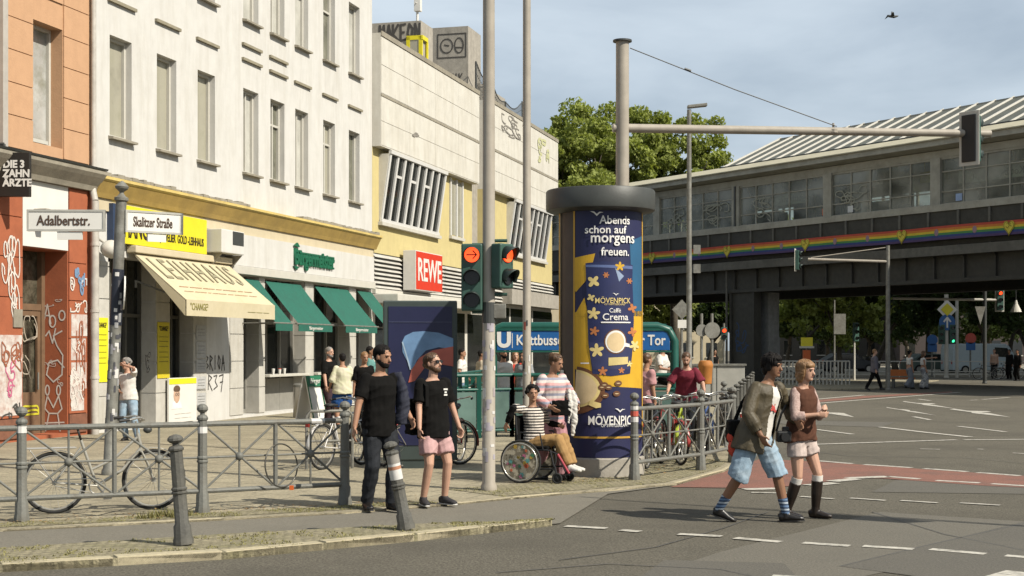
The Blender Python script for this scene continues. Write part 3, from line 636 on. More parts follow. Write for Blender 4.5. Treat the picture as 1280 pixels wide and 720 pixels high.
for x in (x0,(x0+x1)/2,x1): mb.box(x-.05,x+.05,-.07,-.012,6.15,8.35)
mb.build('frame', barM, w); MB().box(x0-.1,x1+.1,-.12,0,6.03,6.14).build('sill', whiteM, w)
# louvre band, slat by slat
slM = mat('louvre', (.52,.50,.45), .7, .08, 5, dirt=(.3,.27,.22), damt=.5)
for x0, x1 in ((0,xr0),(xr1,LS)):
    MB().box(x0,x1,.02,.05,3.8,4.966).build('louvre_backing', dkgrey, SM)
    n = max(1, round((x1-x0)/3.6))
    for i in range(n):
        for j in range(8):
            z = 3.82+j*.143; MB().ext([(x0+(x1-x0)*i/n+.02,.018,z+.115),(x0+(x1-x0)*i/n+.02,-.09,z+.02),(x0+(x1-x0)*i/n+.02,-.09,z),(x0+(x1-x0)*i/n+.02,.018,z+.07)], ((x1-x0)/n-.04,0,0)).build('louvre_slat', slM, SM)
MB().box(0.0,xr0,-.9,.04,3.3,3.62).build('canopy', whiteM, SM, bevel=.03)
MB().box(0.0,xr0,-.12,.04,3.63,3.79).build('canopy_fascia', whiteM, SM)
for i in range(5):
    MB().box(.4+i*2.6,2.6+i*2.6,.03,.048,.3,3.2).build('shop_window', glassM, SM)
MB().box(sx_(626),sx_(690),-.5,.04,3.75,4.4).build('grey_fascia', conc, SM)
for i in range(3): MB().box(xr1+.5+i*4,xr1+4.2+i*4,.03,.048,.3,3.6).build('shop_window', glassM, SM)
rs = thing0('store_sign', SM); x0, x1 = sx_(499), sx_(533)
MB().box(x0,x1,-.6,-.14,3.84,5.2).build('light_box', mat('sign_case',(.66,.63,.58),.6,.05), rs, bevel=.01)
MB().box(x0+.02,x1-.02,-.612,-.602,3.87,5.17).build('red_face', mat('sign_red',(.60,.045,.02),.5,.06), rs)
text('REWE', 1.1, ((x0+x1)/2,-.618,4.52), signw, rs, bold=.02, fit=(x1-x0)*.88)
# roof huts
def hut(uY, setb, wid, ln, z0, z1, nm):
    u = (uY-27.06)*1.0358-u2; MB().box(u,u+ln,setb,setb+wid,z0,z1).build(nm, conc, SM); return u
hu = hut(54, 1.05, 4.5, 1.45, 11.9, 14.35, 'roof_hut'); hv = hut(60, 1.05, 4, 1.9, 11.9, 15.5, 'roof_hut')
yw = thing0('window', SM); yf = mat('yellow_frame', (.70,.60,.02), .5)
mb = MB(); 
for yy in (.98,1.48): mb.box(hu-.05,hu+.04,yy,yy+.14,12.3,13.75)
mb.box(hu-.05,hu+.04,.98,1.62,13.62,13.78); mb.box(hu-.06,hu+.6,.95,1.02,13.62,13.78); mb.box(hu+.5,hu+.62,.95,1.02,12.3,13.62); mb.build('frame', yf, yw)
MB().box(hu-.03,hu-.001,1.1,1.5,12.3,13.65).build('pane', winG, yw)
GZ = MB()
for i, ch in enumerate('MAKEON'):
    t_ = MB(); letters(t_, ch, 0, 0, .62, .26, .09, 0); GZ.add([(hu-.012+v[1]*.1, 2.75-i*.29-v[0], 13.62+v[2]) for v in t_.v], t_.f)
GZ.build('graffiti', gk, SM, fix=False)
GZ = MB()
for i, ch in enumerate('TMUNIK'):
    t_ = MB(); letters(t_, ch, 0, 0, .40, .17, .05, 0); GZ.add([(hv-.012+v[1]*.1, 2.45-i*.2-v[0], 13.1+v[2]) for v in t_.v], t_.f)
for q_ in (loops(2.0,14.7,.3,.9),loops(1.45,14.7,.32,.6),[(1.9,14.7),(2.1,14.75)],[(1.3,14.6),(1.6,14.62)],[(1.15,14.2),(2.4,14.2),(2.4,15.2),(1.15,15.2),(1.15,14.2)]):
    t_ = MB(); ribbon(t_, q_, .05, 0); GZ.add([(hv-.012+v[1]*.1, v[0], v[2]) for v in t_.v], t_.f)
GZ.build('graffiti', gk, SM, fix=False)
GZ = MB(); rg = random.Random(77)
for p0,p1,z0,z1,n,c_ in ((500,516,9.2,9.5,2,0),(618,642,11.0,11.8,6,0),(618,650,11.0,11.9,4,0)):
    for q_ in scrawl(rg, sx_(p0), sx_(p1), z0, z1, n): ribbon(GZ, q_, .05, -.33)
GZ.build('graffiti', mat('spray_grey',(.25,.23,.2),.8), SM, fix=False)
GZ = MB()
for q_ in scrawl(rg, sx_(664), sx_(678), 10.6, 11.7, 6): ribbon(GZ, q_, .12, -.33)
GZ.build('graffiti', mat('spray_lime',(.50,.50,.28),.8), SM, fix=False)
# antenna and roof netting
an = MB(); ux = hu+1.2; an.tube((ux,1.6,14.3),(ux,1.6,16.6),.05); an.box(ux-.12,ux+.12,1.45,1.7,15.0,16.4); an.tube((ux-.3,1.6,15.3),(ux+.3,1.6,15.3),.02); an.build('antenna', signw, SM)
nb_ = MB(); xs_ = [sx_(p) for p in (612,630,648,668,688)]; zs_ = [13.9,13.6,13.0,13.5,12.5]
for x, z in zip(xs_, zs_): nb_.tube((x,.6,12.1),(x,.6,z),.04)
def nz_(x):
    for i in range(4):
        if x <= xs_[i+1] or i == 3:
            t_ = (x-xs_[i])/(xs_[i+1]-xs_[i]); return zs_[i]*(1-t_)+zs_[i+1]*t_-.35*math.sin(math.pi*min(1,max(0,t_)))
x = xs_[0]
while x < xs_[-1]: nb_.tube((x,.6,12.1),(x+.05,.6,nz_(x)),.012,n=4); x += .16
for fr in (.25,.5,.75,1.0):
    pts = [(xs_[0]+(xs_[-1]-xs_[0])*i/24, .6, 12.1+(nz_(xs_[0]+(xs_[-1]-xs_[0])*i/24)-12.1)*fr) for i in range(25)]; nb_.chain(pts, .012 if fr<1 else .03, n=4)
nb_.build('roof_netting', dkgrey, SM)
MB().box(sx_(625),sx_(655),.9,3,12.1,13.3).build('roof_hut', conc, SM)
# ------------------------------------------------------------------ elevated station on its viaduct
VD = Vector((.54,-.842,0)).normalized(); VO = Vector((7.62,82.15,0)); VRZ = math.atan2(VD.y, VD.x)
VN = Vector((-VD.y, VD.x, 0))
def vx(px): return (82.15 - 60.3/(.641+(px-640)/F))/.842
VI = thing('elevated_station', 'dark steel railway viaduct carrying glazed station with ribbed roof and rainbow banner', 'station', VO, VRZ)
stl = mat('viaduct_steel', (.042,.04,.032), .7, .25, 4, .15, dirt=(.03,.028,.022), damt=.6, dscale=.9)
stl2 = mat('viaduct_steel_light', (.11,.105,.088), .7, .2, 4, .15, dirt=(.05,.046,.036), damt=.6, dscale=.9)
frm = mat('station_frame', (.36,.345,.285), .7, .12, 4, .1, dirt=(.13,.12,.095), damt=.5)
ledg = mat('station_eave', (.46,.42,.30), .8, .1, 3, .1, dirt=(.28,.26,.18), damt=.5)
rfg = mat('roof_glass', (.115,.12,.10), .6, .25, .8, spec=.2, dirt=(.10,.10,.085), damt=.6, dscale=.5)
ribw = mat('roof_rib', (.60,.58,.52), .5, .05)
X0, X1, DP = -34, 40, 9.5
mb = MB(); mb.box(X0,X1,.1,DP-.1,6.15,6.6); mb.build('deck', stl, VI)
for yy in (.0, DP-.3):
    mb = MB(); mb.box(X0,X1,yy+.02,yy+.24,4.95,6.6); mb.box(X0,X1,yy-.12,yy+.38,4.78,4.95); mb.box(X0,X1,yy-.12,yy+.38,6.45,6.66); mb.build('main_girder', stl, VI)
x = X0
while x < X1:
    mb = MB(); mb.box(x-.05,x+.05,-.11,.02,4.95,5.85); mb.ext([(x-.05,.02,5.85),(x-.05,-.11,5.85),(x-.05,-.42,6.25),(x-.05,-.42,6.44),(x-.05,.02,6.44)], (.1,0,0)); mb.build('stiffener', stl, VI)
    mb = MB(); mb.box(x-.08,x+.08,.3,DP-.3,5.3,6.14); mb.build('cross_beam', stl, VI)
    x += 1.675
mb = MB(); mb.box(X0,X1,-.46,.02,5.98,6.40); mb.build('lower_fascia', stl2, VI)
MB().box(X0,X1,-.4,.02,6.661,7.95).build('parapet', stl, VI)
x = X0
while x < X1: MB().box(x-.06,x+.06,-.47,-.401,7.30,7.95).build('parapet_post', stl2, VI); x += 1.675
# rainbow banner: six sewn stripes
RB = thing('rainbow_banner', 'long rainbow banner with yellow heart pins along the dark viaduct', 'banner', VO, VRZ)
for i, c in enumerate(((.46,.07,.04),(.56,.19,.035),(.60,.46,.04),(.07,.23,.07),(.035,.055,.19),(.08,.05,.14))):
    z1 = 7.27-i*.101; mb = MB(); vs = []; n = 120
    for k in range(n+1):
        xx = -3+42*k/n; w_ = .012*math.sin(xx*3.1)+.01*math.sin(xx*1.3)
        vs += [(xx,-.50+w_,z1+.01*math.sin(xx*.9)), (xx,-.50+w_*1.3,z1-.101+.01*math.sin(xx*.9))]
    mb.add(vs, [(2*k,2*k+1,2*k+3,2*k+2) for k in range(n)]); mb.build('stripe', mat('banner_%d' % i, c, .8, .1, 3), RB, fix=False)
def heart(cx, cz, s):
    return [(cx+s*.62*(16*math.sin(t)**3)/16, cz+s*.62*(13*math.cos(t)-5*math.cos(2*t)-2*math.cos(3*t)-math.cos(4*t))/15*1.15) for t in [2*math.pi*i/22 for i in range(22)]]
hy = mat('heart_yellow', (.62,.52,.06), .7, .05); hk = mat('heart_lines', (.22,.17,.02), .8)
for xx in (1.4,7.8,13.6,19.8,25.7,31.8):
    h = heart(xx, 6.98, .46); MB().ext([(a,-.53,b) for a,b in h], (0,-.02,0)).build('heart_pin', hy, RB)
    mb = MB(); q = heart(xx,6.98,.40); ribbon(mb, q+[q[0]], .025, -.555)
    ribbon(mb, [(xx-.14,7.0),(xx-.05,6.93),(xx+.05,7.07),(xx+.14,7.0)], .03, -.556); ribbon(mb, [(xx-.12,7.12),(xx+.12,7.12)], .02, -.556); mb.build('heart_lines', hk, RB, fix=False)
    for dx in (2.0,4.1):
        mb = MB(); mb.ball((xx+dx,-.52,7.0),(.12,.02,.16),8,6); mb.build('small_emblem', mat('emblem',(.30,.20,.24),.8), RB)
# glazed storey
MB().box(X0,X1,-.48,.15,7.952,8.25).build('sill_beam', frm, VI)
MB().box(X0,X1,-.10,.12,10.4,10.72).build('head_beam', frm, VI)
MB().ext([(X0,.2,10.722),(X0,-.75,10.85),(X0,-.75,11.10),(X0,.2,11.10)], (X1-X0,0,0)).build('fascia', frm, VI)
MB().ext([(X0,1.0,11.102),(X0,-.85,11.102),(X0,-.85,11.15),(X0,1.0,11.72)], (X1-X0,0,0)).build('eave', ledg, VI)
MB().box(X0,X1,.1,DP-.1,6.61,8.0).build('platform', mat('platform',(.25,.24,.21),.9), VI)
MB().box(X0,X1,.05,DP,11.0,11.09).build('ceiling', mat('ceiling',(.34,.32,.26),.9), VI)
MB().box(X0,X1,DP-.1,DP,10.3,11.3).build('rear_head_beam', frm, VI); MB().box(X0,X1,DP-.2,DP,6.61,8.6).build('rear_wall', frm, VI)
sg = mat('station_glass', (.36,.37,.33), .04, .3, .5, spec=.5)
t = sg.node_tree; b_ = t.nodes['Principled BSDF']; tr = t.nodes.new('ShaderNodeBsdfTransparent'); ms = t.nodes.new('ShaderNodeMixShader'); tr.inputs[0].default_value = (.75,.78,.72,1)
nz = t.nodes.new('ShaderNodeTexNoise'); nz.inputs['Scale'].default_value = .45; nz.inputs['Detail'].default_value = 3; tcx = t.nodes.new('ShaderNodeTexCoord'); t.links.new(tcx.outputs['Object'], nz.inputs['Vector'])
rr = t.nodes.new('ShaderNodeMapRange'); rr.inputs['From Min'].default_value = .35; rr.inputs['From Max'].default_value = .65; rr.inputs['To Min'].default_value = .35; rr.inputs['To Max'].default_value = .9
t.links.new(nz.outputs['Fac'], rr.inputs['Value']); t.links.new(rr.outputs[0], ms.inputs[0]); t.links.new(b_.outputs[0], ms.inputs[1]); t.links.new(tr.outputs[0], ms.inputs[2]); t.links.new(ms.outputs[0], t.nodes['Material Output'].inputs[0])
rg = random.Random(12)
bays = [1.3+6.7*k for k in range(-3,6)]
for i, xb in enumerate(bays):
    MB().box(xb-.28,xb+.28,-.14,.14,8.251,10.399).build('column', frm, VI)
    if i == 4: MB().box(xb-.05,xb+.05,-.2,-.141,8.0,10.4).build('downpipe', dkgrey, VI)
    if i == len(bays)-1: break
    a, b = xb+.28, bays[i+1]-.28; n = 5
    w = thing0('window', VI); 
    for k in range(n):
        for (z0,z1) in ((8.25,8.85),(8.85,9.75),(9.75,10.4)):
            xa_, xe = a+(b-a)*k/n, a+(b-a)*(k+1)/n; ti = rg.uniform(-.012,.012)
            MB().ext([(xa_+.02,ti,z0+.02),(xe-.02,-ti,z0+.02),(xe-.02,-ti+.004,z1-.02),(xa_+.02,ti+.004,z1-.02)], (0,.012,0)).build('pane', sg, w)
    mb = MB()
    for k in range(1,n): x = a+(b-a)*k/n; mb.box(x-.03,x+.03,-.05,.03,8.25,10.4)
    for z in (8.85,9.75): mb.box(a,b,-.04,.02,z-.025,z+.025)
    mb.box(a,b,-.06,.05,8.251,8.33); mb.box(a,b,-.06,.05,10.3,10.399); mb.build('frame', frm, w)
    mb = MB()
    for k in range(0,n+1): x = a+(b-a)*k/n; mb.box(x-.07,x+.07,DP-.12,DP-.02,8.6,10.3)
    mb.box(a,b,DP-.1,DP-.04,9.4,9.5); mb.build('rear_frame', frm, VI)
# things seen through the panes
yl = mat('platform_yellow', (.60,.48,.03), .6); gry = mat('kiosk_grey', (.15,.16,.15), .6, .2, 2)
for k, xx in enumerate((2.5,4.2,10.5,12.6,17.0,18.3,19.5,23.5,25.0,28,31)):
    mb = MB(); mb.box(xx,xx+rg.uniform(.4,.9),2.4,2.6,9.75,10.25); mb.tube((xx+.2,2.5,10.2),(xx+.2,2.5,11),.03); mb.build('hanging_sign', yl if k % 2 else signw, VI)
for k, xx in enumerate((-8,-2.5,.2,3.2,6.2,9.2,11.3,13.2,16.0,19.0,22.3,26,29.5)):
    mb = MB(); mb.tube((xx,4.4,8),(xx,4.4,11),.13,n=10); mb.build('platform_column', frm, VI)
    mb = MB(); hh = rg.uniform(1.0,2.3); mb.box(xx+.6,xx+rg.uniform(1.4,3.2),5.2,5.9,8,8+hh); mb.build('platform_kiosk', gry, VI, bevel=.03)
for xx, l in ((11.6,3.2),(24.6,4.2)):                # platform name boards seen from behind, lettering reversed through the panes
    bd = MB().box(xx-l/2,xx+l/2,.12,.15,9.15,9.72).build('platform_board', mat('board_pale',(.80,.84,.80),.6,.05), VI)
    text('Kottbusser Tor', .46, (xx,.112,9.42), mat('board_text',(.05,.06,.07),.6), bd, sx=-.95)
GZ = MB()
for (p0,p1) in ((4.6,7.4),(8.6,10.6),(15.2,17.2),(2.2,4.0)):
    for q in scrawl(rg, p0, p1, 8.35, 9.6, 6): ribbon(GZ, q, .05, -.062)
GZ.build('graffiti', mat('window_paint',(.30,.30,.24),.8), VI, fix=False)
for xx, c in ((14.3,(.6,.15,.05)),(16,(.6,.6,.58)),(22.5,(.3,.4,.6))): MB().box(xx,xx+.35,-.07,-.062,8.38,8.7).build('sticker', mat('stk%d' % int(xx), c, .6), VI)
# ribbed glass roof
rx0 = 5.6
def rp(x, s, o=0): return (x, 1.0+4.4*s, 11.62+2.0*s+o)
n = 24; st = (X1-rx0)/n*0+1.05; k = 0; x = rx0
while x+st <= X1:
    MB().ext([rp(x+.03,0),rp(x+st-.03,0),rp(x+st-.03,1),rp(x+.03,1)], (0,0,.04)).build('roof_pane', rfg, VI)
    w_ = .05 if k % 8 else .11; w_ *= .4; MB().ext([rp(x-w_,0,.03),rp(x+w_,0,.03),rp(x+w_,1,.03),rp(x-w_,1,.03)], (0,0,.10)).build('roof_rib', ribw, VI)
    x += st; k += 1
MB().ext([(rx0,1.0,11.3),(rx0,5.4,13.5),(rx0,9.3,11.3)], (.05,0,0)).build('roof_gable', frm, VI)
MB().poly([(rx0,5.4,13.56),(X1,5.4,13.56),(X1,9.4,11.3),(rx0,9.4,11.3)]).build('roof_rear', rfg, VI)
MB().box(rx0,X1,5.3,5.5,13.56,13.68).build('ridge', frm, VI); MB().box(rx0,X1,.86,1.03,11.6,11.74).build('roof_gutter', dkgrey, VI)
# piers
pierL = mat('pier_pale', (.25,.25,.24), .85, .2, 5, .3, dirt=(.2,.2,.19), damt=.6)
for xp in (8.45, 35, -15):
    mb = MB(); mb.box(xp-.85,xp+.85,.0,.32,0,4.78); mb.box(xp-.95,xp-.8,-.1,.42,0,4.78); mb.box(xp+.8,xp+.95,-.1,.42,0,4.78); mb.box(xp-1.1,xp+1.1,-.2,.5,0,.5); mb.build('pier', stl, VI)
    MB().box(xp+.3,xp+.9,1.0,1.75,0,4.78).build('pier', pierL, VI, bevel=.02)
    if xp < 0: MB().box(xp-.85,xp+.85,DP-.4,DP-.1,0,4.78).build('pier', stl, VI)
    mb = MB(); mb.tube((xp-1.0,-.25,0),(xp-1.0,-.25,6),.06); mb.build('downpipe', stl2, VI)
GZ = MB()
for q in scrawl(rg, 7.9, 9.1, 1.6, 3.2, 5): ribbon(GZ, q, .07, -.006)
GZ.build('graffiti', mat('spray_navy',(.03,.06,.13),.8), VI, fix=False)

# ------------------------------------------------------------------ trees
barkM = mat('bark', (.09,.075,.055), .95, .3, 6, .5)
def leafmat(key, c):
    m = mat(key, c, .65, .45, .9, spec=.25); b = m.node_tree.nodes['Principled BSDF']; 
    try: b.inputs['Subsurface Weight'].default_value = 0
    except Exception: pass
    t = m.node_tree; tl = t.nodes.new('ShaderNodeBsdfTranslucent'); ms = t.nodes.new('ShaderNodeMixShader'); ms.inputs[0].default_value = .32
    tl.inputs[0].default_value = (c[0]*1.3, c[1]*1.35, c[2]*.7, 1); t.links.new(b.outputs[0], ms.inputs[1]); t.links.new(tl.outputs[0], ms.inputs[2]); t.links.new(ms.outputs[0], t.nodes['Material Output'].inputs[0])
    return m
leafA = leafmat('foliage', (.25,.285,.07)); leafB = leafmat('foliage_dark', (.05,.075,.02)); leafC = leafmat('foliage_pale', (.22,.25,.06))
def gpz(px, Y): return Vector(((px-640)*Y/F, Y, 0))
def tree(loc, h, crown_r, crown_z0, n, lm, label, seed, leaf=.3, cat='tree', group=None, nb=30):
    rg = random.Random(seed); t = thing('tree', label, cat, loc, 0, group)
    mb = MB(); tips = []
    def limb(p, d, l, r, lev):
        pts = [p]; q = p.copy(); dd = d.copy()
        for i in range(4):
            dd = (dd + Vector((rg.uniform(-.18,.18),rg.uniform(-.18,.18),rg.uniform(-.02,.12)))).normalized(); q = q + dd*l/4; pts.append(q.copy())
        mb.chain(pts, [r*(1-.14*i) for i in range(5)], n=7 if lev < 2 else 4)
        if lev >= 3: tips.append((q, l)); return
        for k in range(4 if lev == 0 else rg.choice((3,3,4))):
            a = rg.uniform(0,6.28); sp = rg.uniform(.45,.95); o = dd.orthogonal().normalized(); o.rotate(Matrix.Rotation(a,3,dd)); nd = (dd + o*sp).normalized()
            limb(pts[rg.choice((3,4))].copy() if lev else pts[4].copy(), nd, l*rg.uniform(.6,.8), r*.5, lev+1)
        if lev: tips.append((q, l))
    limb(Vector((0,0,0)), Vector((0,0,1)), crown_z0, h*.022, 0)
    # squeeze the limb tips into the crown's height and radius
    cz = (crown_z0*.75+h)/2; hz = (h-crown_z0*.75)/2
    mb.build('trunk', barkM, t, smooth=True)
    blobs = []
    for p, l in tips:
        v = Vector((p.x, p.y, p.z-cz)); s = math.sqrt((v.x/crown_r)**2+(v.y/crown_r)**2+(v.z/hz)**2)
        if s > .9: v *= .9/s
        blobs.append((Vector((v.x,v.y,v.z+cz)), rg.uniform(.10,.20)*crown_r))
    for _ in range(nb):
        v = Vector((rg.gauss(0,1),rg.gauss(0,1),rg.gauss(0,1))).normalized()*rg.uniform(.3,.97)**.6; blobs.append((Vector((v.x*crown_r,v.y*crown_r,cz+v.z*hz)), rg.uniform(.12,.24)*crown_r))
    lb = MB(); per = max(10, n//len(blobs))
    for c, r in blobs:
        for _ in range(per):
            d = Vector((rg.gauss(0,1),rg.gauss(0,1),rg.gauss(0,1))).normalized()*r*rg.random()**.4; d.z *= .8; p = c+d
            u = Vector((rg.gauss(0,1),rg.gauss(0,1),rg.gauss(0,1)+.2)).normalized(); w = u.orthogonal().normalized(); w.rotate(Matrix.Rotation(rg.uniform(0,6.28),3,u)); x = u.cross(w); s = leaf*rg.uniform(.55,1.25)
            lb.add([p-w*s*.5, p+x*s*.32+u*s*.08, p+w*s*.5, p-x*s*.32+u*s*.08], [(0,1,2,3)])
    lb.build('crown', lm, t, fix=False); return t
tree(P(765,430,104), 20.6, 5.7, 7, 46000, leafA, 'tall leafy tree rising behind the supermarket and viaduct', 3, .36, nb=110)
tree(P(850,430,106), 20.2, 4.6, 7, 36000, leafA, 'broad green tree rising behind the left end of station roof', 4, .36, nb=90)
tree(P(710,430,100), 19.0, 4.0, 6, 22000, leafA, 'leafy tree rising just behind the supermarket corner', 5, .36, nb=70)
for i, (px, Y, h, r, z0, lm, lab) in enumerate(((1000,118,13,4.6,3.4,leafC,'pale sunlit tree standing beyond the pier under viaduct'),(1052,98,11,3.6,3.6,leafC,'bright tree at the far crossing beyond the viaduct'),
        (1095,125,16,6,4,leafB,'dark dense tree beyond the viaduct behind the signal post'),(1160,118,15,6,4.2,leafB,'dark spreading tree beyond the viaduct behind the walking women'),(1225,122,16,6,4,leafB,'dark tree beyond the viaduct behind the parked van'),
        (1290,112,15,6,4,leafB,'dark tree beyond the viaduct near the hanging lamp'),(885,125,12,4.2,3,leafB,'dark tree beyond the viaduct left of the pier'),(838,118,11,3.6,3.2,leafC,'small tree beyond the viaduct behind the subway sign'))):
    p = P(px,430,Y); p.z = 0; tree(p, h, r, z0*.8, 11000, lm, lab, 20+i, .46)
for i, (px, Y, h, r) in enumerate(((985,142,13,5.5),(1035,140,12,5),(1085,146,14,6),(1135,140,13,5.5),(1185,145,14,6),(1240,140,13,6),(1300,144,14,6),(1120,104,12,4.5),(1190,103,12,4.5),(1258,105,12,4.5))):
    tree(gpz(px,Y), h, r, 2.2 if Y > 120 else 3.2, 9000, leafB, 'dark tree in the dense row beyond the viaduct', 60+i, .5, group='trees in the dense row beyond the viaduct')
for o in list(C.objects):
    if o.name.startswith('tree') and o.parent is None: o.location.z = 0
# ------------------------------------------------------------------ far buildings beyond the viaduct
def farhouse(px0, px1, Y, h, m, label, floors=4, cols=6, seed=0):
    a, b = P(px0,435,Y), P(px1,435,Y); w = b.x-a.x; t = thing('apartment_block', label, 'building', (a.x,Y,0)); MB().box(0,w,0,12,0,h).build('wall', m, t)
    fh = h/floors
    for f in range(floors):
        for c in range(cols):
            x = w*(c+.25)/cols; z = f*fh+fh*.3; wn = thing0('window', t)
            MB().box(x,x+w*.45/cols,-.03,.02,z,z+fh*.5).build('pane', glassM, wn); MB().box(x-.08,x+w*.45/cols+.08,-.12,.0,z-.12,z-.01).build('sill', whiteM, wn)
    MB().box(-.2,w+.2,-.3,12.2,h,h+.35).build('roof', stoneM, t)
NK = thing('shading_tower_block', 'unseen tall apartment block added at the right to shade the area beyond the viaduct', 'building', (42,72,0)); MB().box(0,22,0,34,0,30).build('wall', plC, NK); MB().box(-.3,22.3,-.3,34.3,30,30.6).build('roof', stoneM, NK)  # out-of-view block added so its shadow darkens the area beyond the viaduct
for f_ in range(9):
    for c_ in range(8): MB().box(-.05,.02,2+c_*4,4.2+c_*4,1.5+f_*3.1,3.2+f_*3.1).build('window', glassM, NK)
farhouse(640,905,150,15,plC,'cream apartment block far behind the viaduct and small tree',5,9)
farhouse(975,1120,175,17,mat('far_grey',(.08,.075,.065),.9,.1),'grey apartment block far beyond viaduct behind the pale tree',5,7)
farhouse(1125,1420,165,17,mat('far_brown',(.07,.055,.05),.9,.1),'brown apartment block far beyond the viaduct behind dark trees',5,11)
# ------------------------------------------------------------------ advertising column
PC = Vector(((750.5-640)*20.6/F, 20.6, 0)); PR = .605
AC = thing('advertising_column', 'round advertising column with blue and yellow coffee poster under dark cap', 'column', (PC.x,PC.y,SW))
colM = mat('column_brown', (.075,.058,.046), .6, .15, 5); capM = mat('column_cap', (.05,.053,.048), .5, .15, 4, .05, dirt=(.05,.05,.045), damt=.5)
goldM = mat('poster_border', (.52,.30,.04), .6, .1)
MB().lathe([(PR+.03,0),(PR+.03,.25),(PR,.27)], 48).build('plinth', conc, AC, smooth=40)
MB().lathe([(PR-.02,.27),(PR-.02,3.80)], 64).build('drum', colM, AC, smooth=40)
MB().lathe([(PR-.1,3.74),(.74,3.78),(.785,3.80),(.79,3.82),(.79,4.07),(.775,4.09),(.3,4.14)], 64).build('cap', capM, AC, smooth=40)
ys_ = 20.05
def ps(px): return PR*math.asin(max(-1,min(1,(px-750.5)/52.6)))
def pz(py): return CAMZ+(HZ-py)*ys_/F-SW
def bendmesh(me, layer):
    bm = bmesh.new(); bm.from_mesh(me)
    xs = [v.co.x for v in bm.verts]; x = math.floor(min(xs)/.035)*.035
    while x < max(xs):
        bmesh.ops.bisect_plane(bm, geom=bm.verts[:]+bm.edges[:]+bm.faces[:], plane_co=(x,0,0), plane_no=(1,0,0)); x += .035
    for v in bm.verts:
        r = PR+layer*.0022+(-v.co.y if v.co.y < 0 else 0); a = v.co.x/PR; v.co = Vector((r*math.sin(a), -r*math.cos(a), v.co.z))
    bm.to_mesh(me); bm.free(); return me
PO = thing0('poster', AC)
def pshape(name, pts, m, layer, raw=False):
    me = bpy.data.meshes.new(name); q = [(x,0,z) for x,z in pts] if raw else [(ps(a),0,pz(b)) for a,b in pts]
    me.from_pydata(q, [], [tuple(range(len(q)))]); bendmesh(me, layer); return link(name, me, m, PO)
def pell(name, cx, cy, rx_, ry_, m, layer, n=28, a0=0, a1=6.2832, cl=None):
    s0, z0 = ps(cx), pz(cy); kx = abs(ps(cx+1)-ps(cx-1))/2 if cx < 795 else .013; pts = []
    for i in range(n):
        t = a0+(a1-a0)*i/n; x = s0+rx_*kx*math.cos(t); z = z0+ry_*ys_/F*math.sin(t)
        if cl is not None: x = max(x, ps(cl))
        pts.append((x,z))
    return pshape(name, pts, m, layer, True)
def ptext(s, px0, px1, cy, hpx, m, layer=8, bold=.003):
    me = textmesh(s, 1, 0, bold); xs = [v.co.x for v in me.vertices]; ysv = [v.co.y for v in me.vertices]
    w = ps(px1)-ps(px0); h = hpx*ys_/F; cx, cy_ = (max(xs)+min(xs))/2, (max(ysv)+min(ysv))/2
    for v in me.vertices: v.co = Vector(((ps(px0)+ps(px1))/2+(v.co.x-cx)/(max(xs)-min(xs))*w, 0, pz(cy)+(v.co.y-cy_)/(max(ysv)-min(ysv))*h))
    bendmesh(me, layer); return link('lettering', me, m, PO)
navy = mat('poster_navy', (.014,.016,.066), .55, .08, 3); teal = mat('poster_teal', (.02,.10,.20), .55, .1, 3); pyel = mat('poster_amber', (.62,.36,.02), .55, .12, 3); bagM = mat('poster_bag', (.016,.022,.085), .5, .15, 4)
crm = mat('poster_cream', (.66,.50,.28), .6, .1, 6); brn = mat('poster_brown', (.14,.055,.02), .6, .15, 8); leafP = mat('poster_leaf', (.70,.55,.22), .6, .15, 8); rust = mat('poster_rust', (.45,.16,.05), .6, .15, 8); pw = mat('poster_white', (.78,.76,.72), .6, .03)
pshape('navy_field', [(715,257),(802.8,257),(802.8,572),(715,572)], navy, 0)
pshape('navy_field', [(698.2,500),(714.9,500),(714.9,572),(698.2,572)], navy, 0)
pshape('seam', [(698.2,450),(699.5,450),(699.5,262),(698.2,262)], goldM, 1)
pshape('teal_field', [(784,300),(802.7,290),(802.7,395),(788,395)], teal, 1)
pshape('amber_field', [(716,390),(802.6,388),(802.6,487),(745,482),(735,478),(716,460)], pyel, 1)
pshape('amber_field', [(716,322),(741,317),(737,333),(729,352),(718,365),(716,360)], pyel, 2)
pshape('amber_field', [(716,395),(728,372),(733,395)], pyel, 2)
for a in ([(715,257),(802.5,257),(802.5,259.5),(715,259.5)],[(715,257),(717,257),(717,548),(715,548)],[(715,545.5),(802.5,545.5),(802.5,548),(715,548)],[(800.8,257),(802.7,257),(802.7,548),(800.8,548)]): pshape('border', a, goldM, 3)
pshape('coffee_bag', [(729.5,329),(752,327),(776,328),(787.5,331),(787,350),(789,400),(787,440),(784,467),(760,470),(738,467),(733,430),(731,370)], bagM, 4)
pshape('bag_sheen', [(730,331),(787,332),(787,336),(730,334)], mat('poster_sheen',(.10,.14,.30),.5), 5)
pshape('bag_sheen', [(765,335),(776,345),(770,352)], mat('poster_sheen2',(.25,.32,.45),.5), 5)
pshape('bag_band', [(733,428),(787,428),(786,440),(784,462),(738,462)], mat('poster_band',(.03,.035,.10),.5), 5)
def pflower(cx, cy, r, m, k=5, a0=.3):
    pts = []
    for i in range(k*8):
        t = a0+2*math.pi*i/(k*8); q = r*(.35+.65*abs(math.cos(k*(t-a0)/2))**1.3); kx = abs(ps(cx+1)-ps(cx-1))/2; pts.append((ps(cx)+q*kx*math.cos(t), pz(cy)+q*ys_/F*math.sin(t)))
    pshape('printed_leaf', pts, m, 6, True)
